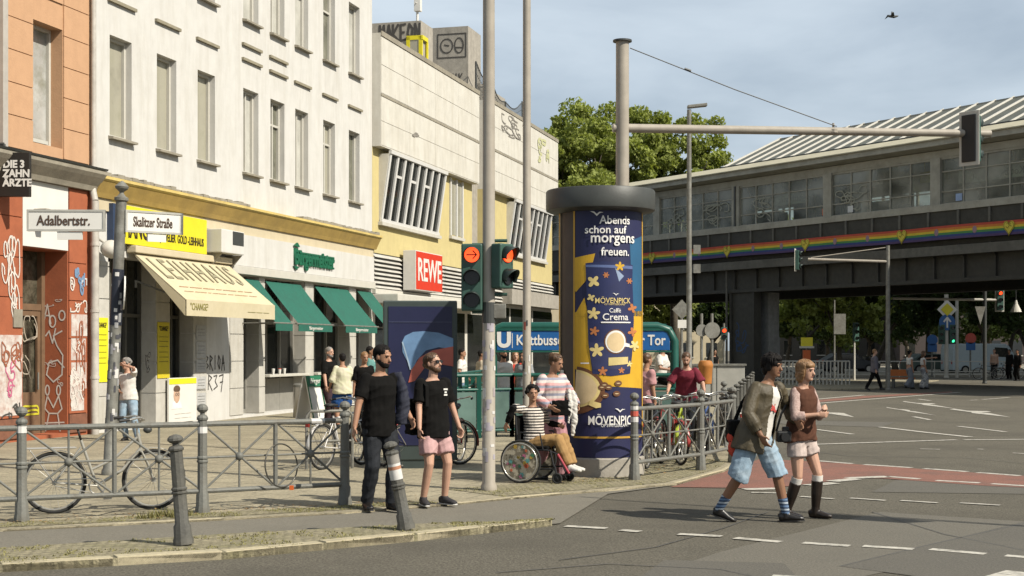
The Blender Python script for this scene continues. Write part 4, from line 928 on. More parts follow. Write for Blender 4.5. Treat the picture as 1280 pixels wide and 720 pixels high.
for a in ((771,333,6,pyel,5,.3),(739,352,8,leafP,4,.9),(754,344,4,rust,6,0),(783,351,4,rust,6,0),(739,392,8,leafP,5,.2),(736,372,5,leafP,4,.5),(787,385,6,rust,4,.3),(743,438,9,leafP,5,.4),(740,414,6,rust,5,.1),(790,432,7,leafP,5,.9),(787,415,6,rust,4,.2),(750,464,6,rust,5,.3),(773,463,4,rust,5,.3),(783,455,4,leafP,5,.2)): pflower(*a)
pell('cup_rim', 766,427,14,15.5,brn,6); pell('cup_ring', 766,427,12.5,14,pw,7); pell('coffee', 766,427.5,10.5,12,crm,8); pshape('cup_handle', [(776,428),(783,430),(783,434),(776,433)], pw, 7)
pshape('bag_label', [(757,447),(781,446),(781,455),(757,457)], mat('poster_label',(.60,.48,.20),.6), 7)
pell('saucer', 716,488,30,30,brn,3,30,-1.5708,1.5708,716.5); pell('cup_rim', 716,486,26,24,leafP,4,30,-1.5708,1.5708,716.5); pell('coffee', 716,486,23,21,crm,5,30,-1.5708,1.5708,716.5); pshape('cup_handle', [(735,500),(748,504),(748,509),(742,510),(733,506)], leafP, 6)
for a in ((752,481),(757,484),(769,479),(753,494),(767,492),(749,484)): pell('coffee_bean', a[0],a[1],4.5,3.6,brn,6,12); pell('bean_crease', a[0],a[1],2.6,.6,crm,7,8)
ptext('Abends',746,783,275,10.5,pw,bold=.012); ptext('schon auf',729,779,287,10,pw,bold=.012); ptext('morgens',736,789,301,13,pw,bold=.014); ptext('freuen.',748,782,314.5,10.5,pw,bold=.014)
def bird(cx, cy, s): pshape('bird_mark', [(cx-s,cy-s*.42),(cx-s*.4,cy-s*.35),(cx,cy+s*.05),(cx+s*.4,cy-s*.3),(cx+s,cy-s*.2),(cx+s*.45,cy-s*.08),(cx,cy+s*.38),(cx-s*.4,cy-s*.05)], pw, 8)
bird(743,267.5,8); bird(766,368,4); bird(771,513,6.5)
ptext('M\u00d6VENPICK',741,784,375,8.5,leafP,8,.008); ptext('OF SWITZERLAND',752,777,380.5,2.2,leafP,8); ptext('Caff\u00e8',758,772,388,5.5,pw,8,.004); ptext('Crema',750,781,396,8.5,pw,8,.01)
ptext('\u2014\u2014\u2014\u2013\u2014\u2014',748,784,403,1.6,pw,8); ptext('M\u00d6VENPICK',733,791,524,14,pw,8,.014); ptext('OF SWITZERLAND',748,782,531.5,4,pw,8,.004); ptext('\u2014\u2013\u2014',724,734,454,1.6,pw,8)
pshape('notice', [(700,463),(703.5,463),(703.5,472),(700,472)], signw, 1)

# ------------------------------------------------------------------ railings, posts, bollards
ralM = mat('railing_paint', (.175,.175,.155), .65, .25, 7, .25, metal=.1, dirt=(.085,.07,.05), damt=.8, dscale=7)
PROF = [(.082,0),(.082,.05),(.072,.09),(.070,.20),(.056,.23),(.054,.55),(.064,.56),(.064,.575),(.055,.585),(.064,.60),(.064,.615),(.053,.63),(.050,1.02),(.062,1.03),(.064,1.05),(.05,1.075),(.026,1.085),(.026,1.105),(.045,1.115),(.064,1.14),(.062,1.165),(.045,1.19),(.015,1.205)]
postme = MB().lathe(PROF, 10).mesh('post'); postme.materials.append(ralM)
for p in postme.polygons: p.use_smooth = True
postme.set_sharp_from_angle(angle=R(25))
def put(me, name, par, loc=(0,0,0), rot=(0,0,0), sc=None):
    o = bpy.data.objects.new(name, me); C.objects.link(o); o.parent = par; o.location = loc; o.rotation_euler = rot
    if sc: o.scale = sc
    return o
stkw = mat('sticker_white', (.62,.6,.57), .7, .1, 8); stkr = mat('sticker_red', (.5,.09,.06), .7, .1); stkp = mat('sticker_violet', (.36,.33,.37), .7, .2); stkb = mat('sticker_dark', (.06,.06,.07), .7, .1)
def railing(pts, label, stickers=()):
    r0 = pts[0]; t = thing('railing', label, 'railing', r0); 
    for p in pts: put(postme, 'post', t, p-r0)
    for i in range(len(pts)-1):
        a, b = pts[i]-r0, pts[i+1]-r0; Z = lambda z: Vector((0,0,z)); d = (b-a).normalized()
        def bar(nm, p, q, r): MB().tube(p, q, r, n=8).build(nm, ralM, t, smooth=40)
        bar('top_rail', a+Z(.98), b+Z(.98), .030); bar('bottom_rail', a+Z(.24), b+Z(.24), .028); bar('middle_rail', a+Z(.61), b+Z(.61), .012)
        m = (a+b)/2; MB().tube(m+Z(.24), m+Z(.98), .026, n=8).build('middle_post', ralM, t, smooth=40)
        for s, e in ((a,m),(m,b)):
            bar('brace', s+Z(.27)+d*.04, e+Z(.95)-d*.03, .013); bar('brace', s+Z(.95)+d*.04, e+Z(.27)-d*.03, .0135); c = (s+e)/2; bar('upright', c+Z(.24), c+Z(.98), .0125)
            MB().ball(c+Z(.61), (.048,.048,.048), 12, 8).build('boss', ralM, t, smooth=True)
    return t
Lp = [G(-205,663,SW), G(27,652,SW), G(253,641,SW), G(431,631,SW)]
RAL = railing(Lp, 'grey cast iron railing with crossed bars in front of the silver bicycle')
Rp = [G(793,600,SW), G(876,588,SW), G(916,578,SW), Vector((3.95,26.5,SW))]
RAR = railing(Rp, 'grey cast iron railing with crossed bars right of advertising column')
for t, p, z, m in ((RAL,Lp[2]-Lp[0],.88,stkw),(RAL,Lp[1]-Lp[0],.93,stkw),(RAR,Vector(),.88,stkr),(RAR,Vector(),.80,stkw),(RAR,Vector(),.97,stkw)):
    mb = MB(); mb.lathe([(.055,z),(.0545,z+.07)], 10, p); mb.build('sticker', m, t)
mb = MB(); q = Lp[2].lerp(Lp[3],.8)-Lp[0]; d = (Lp[3]-Lp[2]).normalized(); mb.tube(q+Vector((0,0,.98))-d*.08, q+Vector((0,0,.98))+d*.08, .0315, n=8); mb.build('sticker', stkw, RAL)
bolM = mat('bollard_paint', (.085,.082,.07), .55, .25, 7, .2, dirt=(.16,.15,.125), damt=.6, dscale=5)
bme = postme.copy(); bme.materials.clear(); bme.materials.append(bolM)
def bollard(base, h, lx, ly, label, m=None, stick=()):
    t = thing('bollard', label, 'bollard', base, .3); t.rotation_euler = (ly, lx, .3); o = put(bme, 'shaft', t, sc=(1.12,1.12,h/1.205))
    for z, hh, mm in stick: MB().lathe([(.064,z),(.063,z+hh)], 10).build('sticker', mm, t, smooth=40)
    return t
bollard(G(229.5,680,.07), 1.0, R(-4.5), 0, 'dark iron bollard on mossy kerb strip in front of bicycle')
bollard(G(508,661,.07), .88, R(-11), 0, 'leaning stickered bollard beside the man in black polo', stick=((.50,.16,stkw),(.60,.04,mat('worn_orange',(.40,.19,.11),.8,.2,10)),(.66,.1,mat('worn_grey',(.28,.26,.23),.8,.2,10))))
gb = 'iron bollards along the pavement edge by the viaduct'
for i, (px, Y) in enumerate(((903,27),(912,29.5),(921,32.5),(926,35.5),(930,38.5),(935,42),(938.5,45.5),(941,49.5))):
    bollard(Vector(((px-640)*Y/F, Y, SW)), 1.0, 0, 0, 'grey ball topped bollard in the row along the pavement edge toward viaduct').__setitem__('group', gb)
# ring lock left on the railing
c = Lp[2].lerp(Lp[3], .545); lk_ = thing('cable_lock', 'thin dark cable lock loop with orange clasp hanging on the railing', 'lock', (c.x,c.y-.03,SW+.02))
mb = MB(); ax = Vector((.80,-.62,.12)); mb.ring((0,0,.47), ax, .245, .009, 36, 6); mb.build('cable', mat('rim_dark',(.10,.095,.08),.4,metal=.5), lk_, smooth=True)
mb = MB(); mb.cbox((.12,-.03,.22),(.045,.03,.05)); mb.build('lock_body', mat('orange',(.6,.12,.02),.5), lk_)

# ------------------------------------------------------------------ bicycles
tyreM = mat('tyre', (.02,.02,.019), .85, .15); rimM = mat('rim_silver', (.55,.53,.48), .3, .05, metal=.7); sadM = mat('saddle', (.02,.018,.016), .6)
def wheel(par, x, fender=None):
    w = thing0('wheel', par); w.location = (x,0,.34)
    mb = MB(); mb.ring((0,0,0),(0,1,0),.325,.019,32,8); mb.build('tyre', tyreM, w, smooth=True)
    mb = MB(); mb.ring((0,0,0),(0,1,0),.30,.011,32,6); mb.disc((0,0,0),(0,1,0),.028,.08,12)
    for i in range(18): a = 2*math.pi*i/18; mb.tube((.02*math.cos(a),.03*(-1)**i,.02*math.sin(a)),(.295*math.cos(a),0,.295*math.sin(a)),.0024,n=3)
    mb.build('rim', rimM, w, smooth=40)
    if fender:
        mb = MB(); a0, a1 = fender[0], fender[1]; pts = [(.36*math.cos(R(a0+(a1-a0)*i/14)),0,.36*math.sin(R(a0+(a1-a0)*i/14))) for i in range(15)]; mb.chain(pts, [(.028,.005)]*15, side=(0,1,0), n=8); mb.build('mudguard', fender[2], w, smooth=True)
    return w
def bicycle(loc, yaw, fm, label, group=None, step=False, basket=False, lean=0, drop=False):
    t = thing('bicycle', label, 'bicycle', loc, yaw, group); t.rotation_euler = (lean, 0, yaw)
    wheel(t, -.53, (10,185,fm)); wheel(t, .53, (-10,150,fm))
    bb, st, hd, hb = Vector((-.08,0,.29)), Vector((-.25,0,.80)), Vector((.36,0,.86)), Vector((.40,0,.70)); R_, F_ = Vector((-.53,0,.34)), Vector((.53,0,.34))
    mb = MB(); mb.tube(bb,st,.017); mb.tube(hd,hb,.020)
    if step: mb.chain([hb,(.2,0,.46),bb],.019); mb.chain([hd-Vector((0,0,.04)),(.1,0,.58),bb+(st-bb)*.35],.016)
    else: mb.tube(hd-Vector((0,0,.03)),st-Vector((0,0,.06)),.016); mb.tube(hb,bb,.019)
    for s in (-.05,.05):
        mb.tube(bb+Vector((0,s*.5,0)),R_+Vector((0,s,0)),.010); mb.tube(st+Vector((0,s*.3,-.08)),R_+Vector((0,s,0)),.009); mb.chain([hb+Vector((0,s,-.04)),(.47,s,.52),F_+Vector((0,s,0))],.011)
    mb.tube(hb+Vector((0,-.05,-.04)),hb+Vector((0,.05,-.04)),.014); mb.build('frame', fm, t, smooth=40)
    mb = MB(); mb.tube(st,st+Vector((-.04,0,.14)),.013); mb.chain([(-.42,0,.955),(-.34,0,.96),(-.24,0,.955),(-.13,0,.95)], [(.05,.02),(.085,.028),(.05,.024),(.018,.016)], side=(0,1,0), n=10); mb.build('saddle', sadM, t, smooth=True)
    mb = MB(); mb.tube(hd,(.34,0,1.0),.013); mb.chain([(.24,-.30,1.03),(.36,-.24,1.05),(.42,-.10,1.02),(.38,0,1.0),(.42,.10,1.02),(.36,.24,1.05),(.24,.30,1.03)],.011); mb.build('handlebar', rimM, t, smooth=40)
    mb = MB(); mb.tube((.24,-.30,1.03),(.13,-.32,1.02),.017); mb.tube((.24,.30,1.03),(.13,.32,1.02),.017); mb.build('grip', sadM, t)
    mb = MB(); mb.ring(bb+Vector((0,-.05,0)),(0,1,0),.085,.008,24,5); mb.tube(bb+Vector((0,-.08,0)),bb+Vector((.10,-.08,-.13)),.011); mb.tube(bb+Vector((0,.08,0)),bb+Vector((-.10,.08,.13)),.011); mb.cbox(bb+Vector((.10,-.13,-.13)),(.09,.08,.02)); mb.cbox(bb+Vector((-.10,.13,.13)),(.09,.08,.02))
    mb.tube(bb+Vector((0,-.05,.085)),R_+Vector((0,-.05,.035)),.005,n=4); mb.tube(bb+Vector((0,-.05,-.085)),R_+Vector((0,-.05,-.035)),.005,n=4); mb.build('crankset', rimM, t, smooth=40)
    mb = MB(); mb.tube((-.30,-.055,.72),(-.86,-.055,.72),.007); mb.tube((-.30,.055,.72),(-.86,.055,.72),.007); mb.tube((-.86,-.055,.72),(-.86,.055,.72),.007); mb.tube((-.80,-.055,.72),(-.55,-.06,.36),.006); mb.tube((-.80,.055,.72),(-.55,.06,.36),.006); mb.build('carrier', rimM if not drop else fm, t)
    mb = MB(); mb.cbox((-.89,0,.68),(.03,.06,.05)); mb.build('rear_light', mat('rear_red',(.35,.03,.02),.4), t)
    mb = MB(); mb.ball((.47,0,.90),(.05,.04,.04),10,7); mb.build('headlamp', dkgrey, t, smooth=True)
    if basket:
        mb = MB()
        for z in (.80,.92,1.02): mb.chain([(.46,-.16,z),(.78,-.16,z),(.78,.16,z),(.46,.16,z)],.006,n=5,closed=True)
        for a, b in ((.46,-.16),(.62,-.16),(.78,-.16),(.78,0),(.78,.16),(.62,.16),(.46,.16)): mb.tube((a,b,.80),(a,b,1.02),.005,n=4)
        mb.build('basket', dkgrey, t)
    return t
silv = mat('bike_silver', (.46,.44,.38), .35, .08, metal=.4); redb = mat('bike_red', (.34,.04,.035), .35, .08); blkb = mat('bike_black', (.02,.02,.022), .35); whb = mat('bike_white', (.6,.58,.55), .35, .06); limb_ = mat('bike_lime', (.35,.42,.04), .35); blub = mat('bike_blue', (.04,.08,.22), .35)
bp = G(131,640,SW); bicycle((bp.x-.02,bp.y+.05,SW), R(21), silv, 'silver step through bicycle parked behind the cast iron railing', step=True)
for px, py, yw_, fm, lab, kw in ((428,584,62,whb,'white bicycle with basket parked behind man in black polo',{'basket':True}),(462,580,118,blkb,'black bicycle parked at the hoop stand behind man in black polo',{}),(541,583,40,redb,'red bicycle parked behind the two men in black shirts',{}),(562,580,75,blkb,'black bicycle parked in front of the poster display case',{})):
    p = G(px,py,SW); bicycle(p, R(yw_), fm, lab, **kw)
for i, (px, Y, yw_, fm, lab) in enumerate(((818,21.9,72,blkb,'black bicycle beside the advertising column behind railing'),(836,22.6,104,redb,'red bicycle behind the railing right of advertising column'),(850,23.0,80,limb_,'lime green bicycle leaning behind the right railing'),(866,23.4,98,blkb,'black bicycle in front of the man in maroon shirt'),(883,24.0,76,blub,'dark blue bicycle behind the right railing'),(898,24.8,108,blkb,'black bicycle at the railing corner near bollard row'))):
    bicycle(Vector(((px-640)*Y/F, Y, SW)), R(yw_), fm, lab, basket=(i == 2), group=None)
# hoop stands
for px, py, yw_, lab in ((412,586,20,'grey bent tube bicycle stand beside the white bicycle'),(806,579,80,'grey bent tube bicycle stand beside the advertising column')):
    t = thing('bicycle_stand', lab, 'bicycle stand', G(px,py,SW), R(yw_)); mb = MB(); mb.chain([(-.35,0,0),(-.35,0,.8),(-.29,0,.87),(.29,0,.87),(.35,0,.8),(.35,0,0)],.024,n=8); mb.build('hoop', galv, t, smooth=40); mb = MB(); mb.tube((-.35,0,.42),(.35,0,.42),.018); mb.build('crossbar', galv, t)

# ------------------------------------------------------------------ poles, signals, street signs
def pole(name, label, cat, base, h, r0, r1=None, m=polM, lean=0):
    t = thing(name, label, cat, base); t.rotation_euler = (0, lean, 0)
    mb = MB(); mb.lathe([(r0*1.25,0),(r0*1.25,.06),(r0,.10),(r0 if r1 is None else (r0+r1)/2,h/2),(r1 or r0,h)], 20); mb.build('shaft', m, t, smooth=30); return t
def stickers(t, rng_, r, z0, z1, n, ms):
    for _ in range(n):
        z = rng_.uniform(z0,z1); a = rng_.uniform(-2.9,-.3); w = rng_.uniform(.25,.8); h = rng_.uniform(.03,.14); mb = MB(); k = 5; vs = []
        for i in range(k+1): q = a-w/2+w*i/k; vs += [((r+.0035)*math.cos(q),(r+.0035)*math.sin(q),z),((r+.0035)*math.cos(q),(r+.0035)*math.sin(q),z+h)]
        mb.add(vs, [(2*i,2*i+2,2*i+3,2*i+1) for i in range(k)]); mb.build('sticker', rng_.choice(ms), t, fix=False)
rgp = random.Random(44)
sigG = mat('signal_green', (.035,.085,.065), .5, .1, 4); hood = mat('signal_hood', (.02,.035,.03), .5); redL = mat('signal_red_lit', (.95,.07,.015), .3, 0, emit=1.6); grnL = mat('signal_green_lit', (.05,.8,.35), .3, 0, emit=1.5); dkL = mat('signal_dark', (.012,.012,.012), .2)
def signal(par, c, rz, n, lit, arrow=False, w=.27, sp=.285, border=None):
    """signal head, local -y is its face"""
    s = thing0('signal_head', par); s.location = c; s.rotation_euler = (0,0,rz); h = sp*n
    MB().box(-w/2,w/2,0,.16,-h/2,h/2).build('housing', sigG, s, bevel=.02)
    if border: mb = MB(); mb.box(-w/2-.07,w/2+.07,.16,.175,-h/2-.07,h/2+.07); mb.build('back_board', border, s, bevel=.05)
    for i in range(n):
        z = h/2-sp*(i+.5); on = lit == i
        MB().disc((0,-.012,z),(0,1,0),.095,.02,24).build('lens', (redL if i == 0 else grnL) if on else dkL, s)
        mb = MB(); k = 16; vs = []
        for j in range(k+1):
            a = R(-25)+R(230)*j/k; L_ = .17*(.45+.55*max(0,math.sin(a))); vs += [(.105*math.cos(a),0,z+.105*math.sin(a)),(.105*math.cos(a),-L_,z+.105*math.sin(a)-.02)]
        mb.add(vs, [(2*j,2*j+1,2*j+3,2*j+2) for j in range(k)]); o = mb.build('hood', hood, s, smooth=True, fix=False); md = o.modifiers.new('s','SOLIDIFY'); md.thickness = .006
        if on and arrow:
            mb = MB(); ribbon(mb,[(-.065,z),(.055,z)],.014,-.028); ribbon(mb,[(.015,z+.05),(.06,z),(.015,z-.05)],.014,-.029); mb.build('arrow', black, s, fix=False)
    return s
p1 = G(611,613,SW); TP = pole('traffic_signal', 'traffic signal pole with red arrow light between standing men and wheelchair', 'traffic light', p1, 10.5, .083, .07)
stickers(TP, rgp, .082, .3, 2.3, 40, [stkw,stkp,stkp,stkw,mat('sticker_pink',(.42,.36,.36),.8,.2)])
k1 = p1.y/F
signal(TP, ((590-611)*k1, -.1, CAMZ+(HZ-347)*k1-SW), 0, 3, 0, True); signal(TP, ((634-611)*k1, -.1, CAMZ+(HZ-333)*k1-SW), R(52), 2, 0, False)
for y_ in (308,392): MB().tube(((590-611)*k1,-.02,CAMZ+(HZ-y_)*k1-SW+.02),(0,0,CAMZ+(HZ-y_)*k1-SW+.02),.022).build('bracket', sigG, TP)
for y_ in (301,368): MB().tube(((634-611)*k1,-.02,CAMZ+(HZ-y_)*k1-SW),(0,0,CAMZ+(HZ-y_)*k1-SW),.022).build('bracket', sigG, TP)
MB().box(.06,.22,-.06,.06,CAMZ+(HZ-398)*k1-SW,CAMZ+(HZ-380)*k1-SW).build('control_box', galv, TP, bevel=.01)
mb = MB(); mb.lathe([(.088,CAMZ+(HZ-404)*k1-SW),(.088,CAMZ+(HZ-378)*k1-SW)],16); mb.build('clamp_band', dkgrey, TP)
p2 = Vector(((658.5-640)*22.5/F,22.5,SW)); LP2 = pole('lamp_column', 'tall slim pale column standing behind the wheelchair group', 'pole', p2, 13, .066, .058); stickers(LP2, rgp, .066, .5, 2.2, 16, [stkw,stkb,stkw,stkr])
p3 = Vector(((778-640)*24/F,24,SW)); MA = pole('signal_mast', 'thick mast with long horizontal arm behind the advertising column', 'mast', p3, 7.0, .115, .11)
mb = MB(); mb.disc((0,0,7.0),(0,0,1),.16,.03); mb.build('cap', dkgrey, MA)
ea = P(1238,167,24.9)-p3; sa = Vector((-.16,0,P(778,160,24).z-SW)); mb = MB(); mb.chain([sa,sa.lerp(ea,.5),ea],[.075,.07,.065],n=14); mb.build('arm', polM, MA, smooth=40)
mb = MB(); wa, wb = Vector((.13,0,P(787,60,24).z-SW)), P(1046,158,24.5)-p3; mb.chain([wa,wa.lerp(wb,.5)-Vector((0,0,.03)),wb],.009,n=6); mb.tube(wa.lerp(wb,.26),wa.lerp(wb,.29),.022,n=8); mb.build('stay_wire', dkgrey, MA)
mb = MB(); q = sa.lerp(ea,.575); mb.lathe([(.085,-.03),(.085,.03)],12,q); mb.tube(q,q+Vector((0,0,.14)),.02); mb.build('clamp', polM, MA)
sc = P(1221,173,24.75)-p3; SH = signal(MA, sc+Vector((0,.1,0)), R(128), 3, -1, border=whiteM, w=.26, sp=.27)
MB().box(-.14,.14,.176,.20,-.41,.41).build('back_plate', black, SH, bevel=.03)
# street name post
p4 = Vector(((136-640)*20.4/F,20.4,SW)); SP = pole('street_sign_post', 'stickered post with Adalbertstr. and Skalitzer Stra\u00dfe name signs', 'street sign', p4, 3.92, .085, .075, galv, lean=R(2.6))
mb = MB(); mb.lathe([(.075,3.92),(.10,3.94),(.10,3.98),(.06,4.0),(.03,4.04),(.03,4.06),(.09,4.11),(.10,4.14),(.05,4.19),(.015,4.22)],16); mb.build('finial', galv, SP, smooth=30)
stickers(SP, rgp, .083, .5, 2.9, 44, [stkw,stkw,stkb,stkp,mat('sticker_grey',(.3,.3,.3),.8,.2),stkb])
MB().lathe([(.0865,2.15),(.0845,2.95)],16).build('dark_wrap', mat('wrap_navy',(.015,.018,.03),.5), SP, smooth=30)
def nameplate(c, rz, w, h, s, fs):
    n = thing0('name_sign', SP); n.location = c; n.rotation_euler = (0,-R(2.6),rz); MB().box(0,w,-.02,.02,0,h).build('plate', signw, n)
    mb = MB(); mb.box(-.03,w+.03,-.03,.03,-.03,0.0); mb.box(-.03,w+.03,-.03,.03,h,h+.03); mb.box(-.03,0,-.03,.03,0,h); mb.box(w,w+.03,-.03,.03,0,h); mb.build('frame', mat('sign_frame',(.42,.41,.37),.6,.1), n)
    text(s, fs, (w*.47,-.024,h*.47), mat('letter_brown',(.07,.04,.025),.6), n, fit=w*.72, bold=.003)
    MB().box(w*.38,w*.72,-.015,.015,-.15,-.035).build('house_number_plate', signw, n); return n
nameplate((-1.30,0,3.47), R(2), 1.05, .25, 'Adalbertstr.', .20)
nameplate((.09,-.0,3.52), R(48), .92, .26, 'Skalitzer Stra\u00dfe', .20)
MB().disc((.10,.0,2.62),(.95,.30,0),.24,.02,24).build('round_sign', signw, SP)
# lamp post
p5 = Vector(((861.5-640)*40/F,40,SW)); LL = pole('street_lamp', 'slim grey street lamp with flat head in front of station', 'street lamp', p5, P(0,137,40).z-SW, .085, .06, galv)
mb = MB(); hz_ = P(0,137,40).z; mb.ext([(-.05,-.1,hz_),(.5,-.1,hz_+.06),(.5,.1,hz_+.06),(-.05,.1,hz_)],(0,0,.09)); mb.build('lamp_head', galv, LL, bevel=.02)
for y_ in (313,337): MB().cbox((.22,0,P(0,y_,40).z),(.2,.02,.25)).build('sign_plate', galv, LL)
# arm of a lamp peeping out right of the column
# far gantry with signal
p6 = Vector(((1110-640)*62/F,62,0)); GT = pole('signal_gantry', 'slim gantry post with arm and small signal below the viaduct', 'traffic light', p6, P(0,307,62).z, .11, .08, galv)
mb = MB(); mb.tube((0,0,P(0,327,62).z),(-100*62/F,0,P(0,324,62).z),.06); mb.tube((0,0,P(0,309,62).z),(-96*62/F,0,P(0,322,62).z),.02); mb.build('arm', polM, GT)
signal(GT, (-111*62/F,0,P(0,325,62).z), R(70), 3, -1, border=whiteM)

# ------------------------------------------------------------------ poster display case
k = 21.6/F; pc = Vector(((525-640)*k,21.6,SW)); DC = thing('poster_case', 'dark display case with blue poster of red and pale curved shapes', 'display case', pc, R(6))
h_ = P(0,376,21.6).z-SW; casM = mat('case_metal', (.045,.06,.055), .45, .1, 5); MB().box(-.56,.56,-.10,.12,.12,h_).build('case', casM, DC, bevel=.02); MB().box(-.4,.4,-.08,.10,0,.12).build('foot', casM, DC)
ps2 = MB().box(-.48,.48,-.112,-.102,.35,h_-.09).build('poster', mat('poster_indigo',(.018,.02,.06),.35,.1,3), DC)
def dcp(px, py): return ((px-525)*k, -.118, P(0,py,21.6).z-SW)
def dshape(nm, pts, m, o=0): MB().ext([(a[0],a[1]-o,a[2]) for a in (dcp(*p) for p in pts)], (0,-.002,0)).build(nm, m, ps2)
dshape('pale_curve', [(502,428),(506,420),(516,415),(530,414),(548,416),(566,423),(566,437),(548,434),(532,438),(521,450),(515,462),(509,452),(503,440)], mat('poster_paleblue',(.13,.23,.38),.4,.25,3))
dshape('red_curve', [(510,478),(514,462),(524,447),(540,438),(566,433),(566,458),(548,455),(530,460),(518,476)], mat('poster_red',(.40,.10,.07),.4,.2,3), .003)
dshape('pale_edge', [(502,428),(503.5,427),(514,462),(512,462)], mat('poster_lightblue',(.35,.45,.55),.4), .004)
MB().box(-.47,.47,-.122,-.1195,P(0,403,21.6).z-SW,P(0,402.4,21.6).z-SW).build('fold', mat('poster_fold',(.08,.09,.15),.4), ps2)
# ------------------------------------------------------------------ subway entrance
UB = thing('subway_entrance', 'green framed subway entrance with blue station name board behind advertising column', 'subway entrance', Vector((0,29.5,SW)))
k = 29.5/F
def ub(px, py): return ((px-640)*k, CAMZ+(HZ-py)*k-SW)
x0, x1 = ub(616,0)[0], ub(843,0)[0]
mb = MB(); zt_ = ub(0,408)[1]; mb.chain([(x0,0,0),(x0,0,zt_-.2),(x0+.06,0,zt_-.06),(x0+.2,0,zt_),(x1-.35,0,zt_),(x1-.12,0,zt_-.08),(x1,0,zt_-.3),(x1,0,0)],[(.09,.09)]*8,side=(0,1,0),n=12); mb.build('portal_frame', greenM, UB, smooth=40)
bz0, bz1 = ub(0,438)[1], ub(0,413.5)[1]; bo = MB().box(ub(621,0)[0],ub(837,0)[0],-.06,.06,bz0,bz1).build('name_board', blueM, UB, bevel=.01)
MB().box(ub(619,0)[0],ub(839,0)[0],-.08,.08,bz1+.003,bz1+.05).build('board_trim', greenM, UB); MB().box(ub(619,0)[0],ub(839,0)[0],-.08,.08,bz0-.04,bz0-.003).build('board_trim', greenM, UB)
text('U', .42, ((ub(630,0)[0]), -.066, (bz0+bz1)/2), signw, bo, bold=.022); MB().box(ub(640,0)[0],ub(640.8,0)[0],-.066,-.062,bz0+.05,bz1-.05).build('divider', signw, bo)
text('Kottbusser Tor', .30, (ub(645,0)[0], -.066, (bz0+bz1)/2), signw, bo, align='LEFT', fit=ub(735,0)[0]-ub(645,0)[0], bold=.006)
text('Kottbusser Tor', .30, (ub(741,0)[0], -.066, (bz0+bz1)/2), signw, bo, align='LEFT', fit=ub(831,0)[0]-ub(741,0)[0], bold=.006)
MB().box(ub(660,0)[0],ub(835,0)[0],.3,3.0,zt_-.02,zt_+.06).build('canopy', greenM, UB)
mb = MB(); 
def urail(a, b, yy0, yy1):
    A, B = Vector((ub(a,0)[0],yy0,0)), Vector((ub(b,0)[0],yy1,0)); n = max(1, round((B-A).length/.95))
    for z, r in ((1.27,.04),(.98,.03),(.15,.03)): MB().tube(A+Vector((0,0,z)),B+Vector((0,0,z)),r).build('rail', greenM, UB)
    for i in range(n+1):
        q = A.lerp(B,i/n); MB().box(q.x-.045,q.x+.045,q.y-.045,q.y+.045,0,1.27).build('post', greenM, UB)
        if i < n:
            q2 = A.lerp(B,(i+1)/n); d = (q2-q).normalized()*.06; MB().ext([q+d+Vector((0,0,.2)),q2-d+Vector((0,0,.2)),q2-d+Vector((0,0,.93)),q+d+Vector((0,0,.93))],(0,.015,0)).build('glass_panel', mat('panel_glass',(.10,.16,.14),.2,.3,1.5), UB)
urail(560,640,-1.2,-.4); urail(640,845,-.4,-.4); urail(560,600,-1.2,4.5)
# ------------------------------------------------------------------ by the burger bar
tb = thing('waste_bin', 'stainless steel cylindrical waste bin beside the burger counter', 'bin', Vector(((377-640)*37.2/F,37.2,SW)))
MB().lathe([(.20,0),(.22,.03),(.22,.80)],24).build('body', mat('steel',(.42,.40,.36),.3,.1,4,metal=.7), tb, smooth=40); MB().lathe([(.23,.80),(.23,.86),(.18,.90)],24).build('lid', galv, tb, smooth=40)
ab = thing('menu_board', 'green and white A frame menu board beside the steel bin', 'sign', Vector(((400-640)*34/F,34,SW)), R(66))
MB().ext([(-.3,0,0),(.3,0,0),(.3,.25,1.15),(-.3,.25,1.15)],(0,-.03,0)).build('panel', signw, ab); MB().ext([(-.3,.5,0),(.3,.5,0),(.3,.27,1.15),(-.3,.27,1.15)],(0,.03,0)).build('panel', signw, ab)
MB().ext([(-.31,.16,.90),(.31,.16,.90),(.31,.215,1.16),(-.31,.215,1.16)],(0,-.035,0)).build('header', mat('board_green',(.015,.14,.07),.6), ab)
text('B\u00fcrger', .18, (0,.135,1.03), signw, ab, fit=.45)
mb = MB(); 
for a in (-.31,.29): mb.ext([(a,-.035,0),(a+.02,-.035,0),(a+.02,.21,1.15),(a,.21,1.15)],(0,-.02,0))
mb.build('frame', mat('board_green',(.015,.14,.07),.6), ab)
for i, (px, py) in enumerate(((338,461),(346,463),(352,463),(404,463))):
    Y = FY(px)-.1; q = P(px,py,Y); t = thing('drinks_cup', ('white paper cup on the first burger counter' if i < 3 else 'white paper cup on the second burger counter'), 'cup', (q.x+.08,q.y-.02,1.13), 0, 'cups on the burger counters'); MB().lathe([(.03,0),(.045,.14)],12).build('cup_body', signw, t, smooth=40); MB().lathe([(.047,.14),(.047,.155),(.03,.16)],12).build('lid', stkr if i == 1 else signw, t)
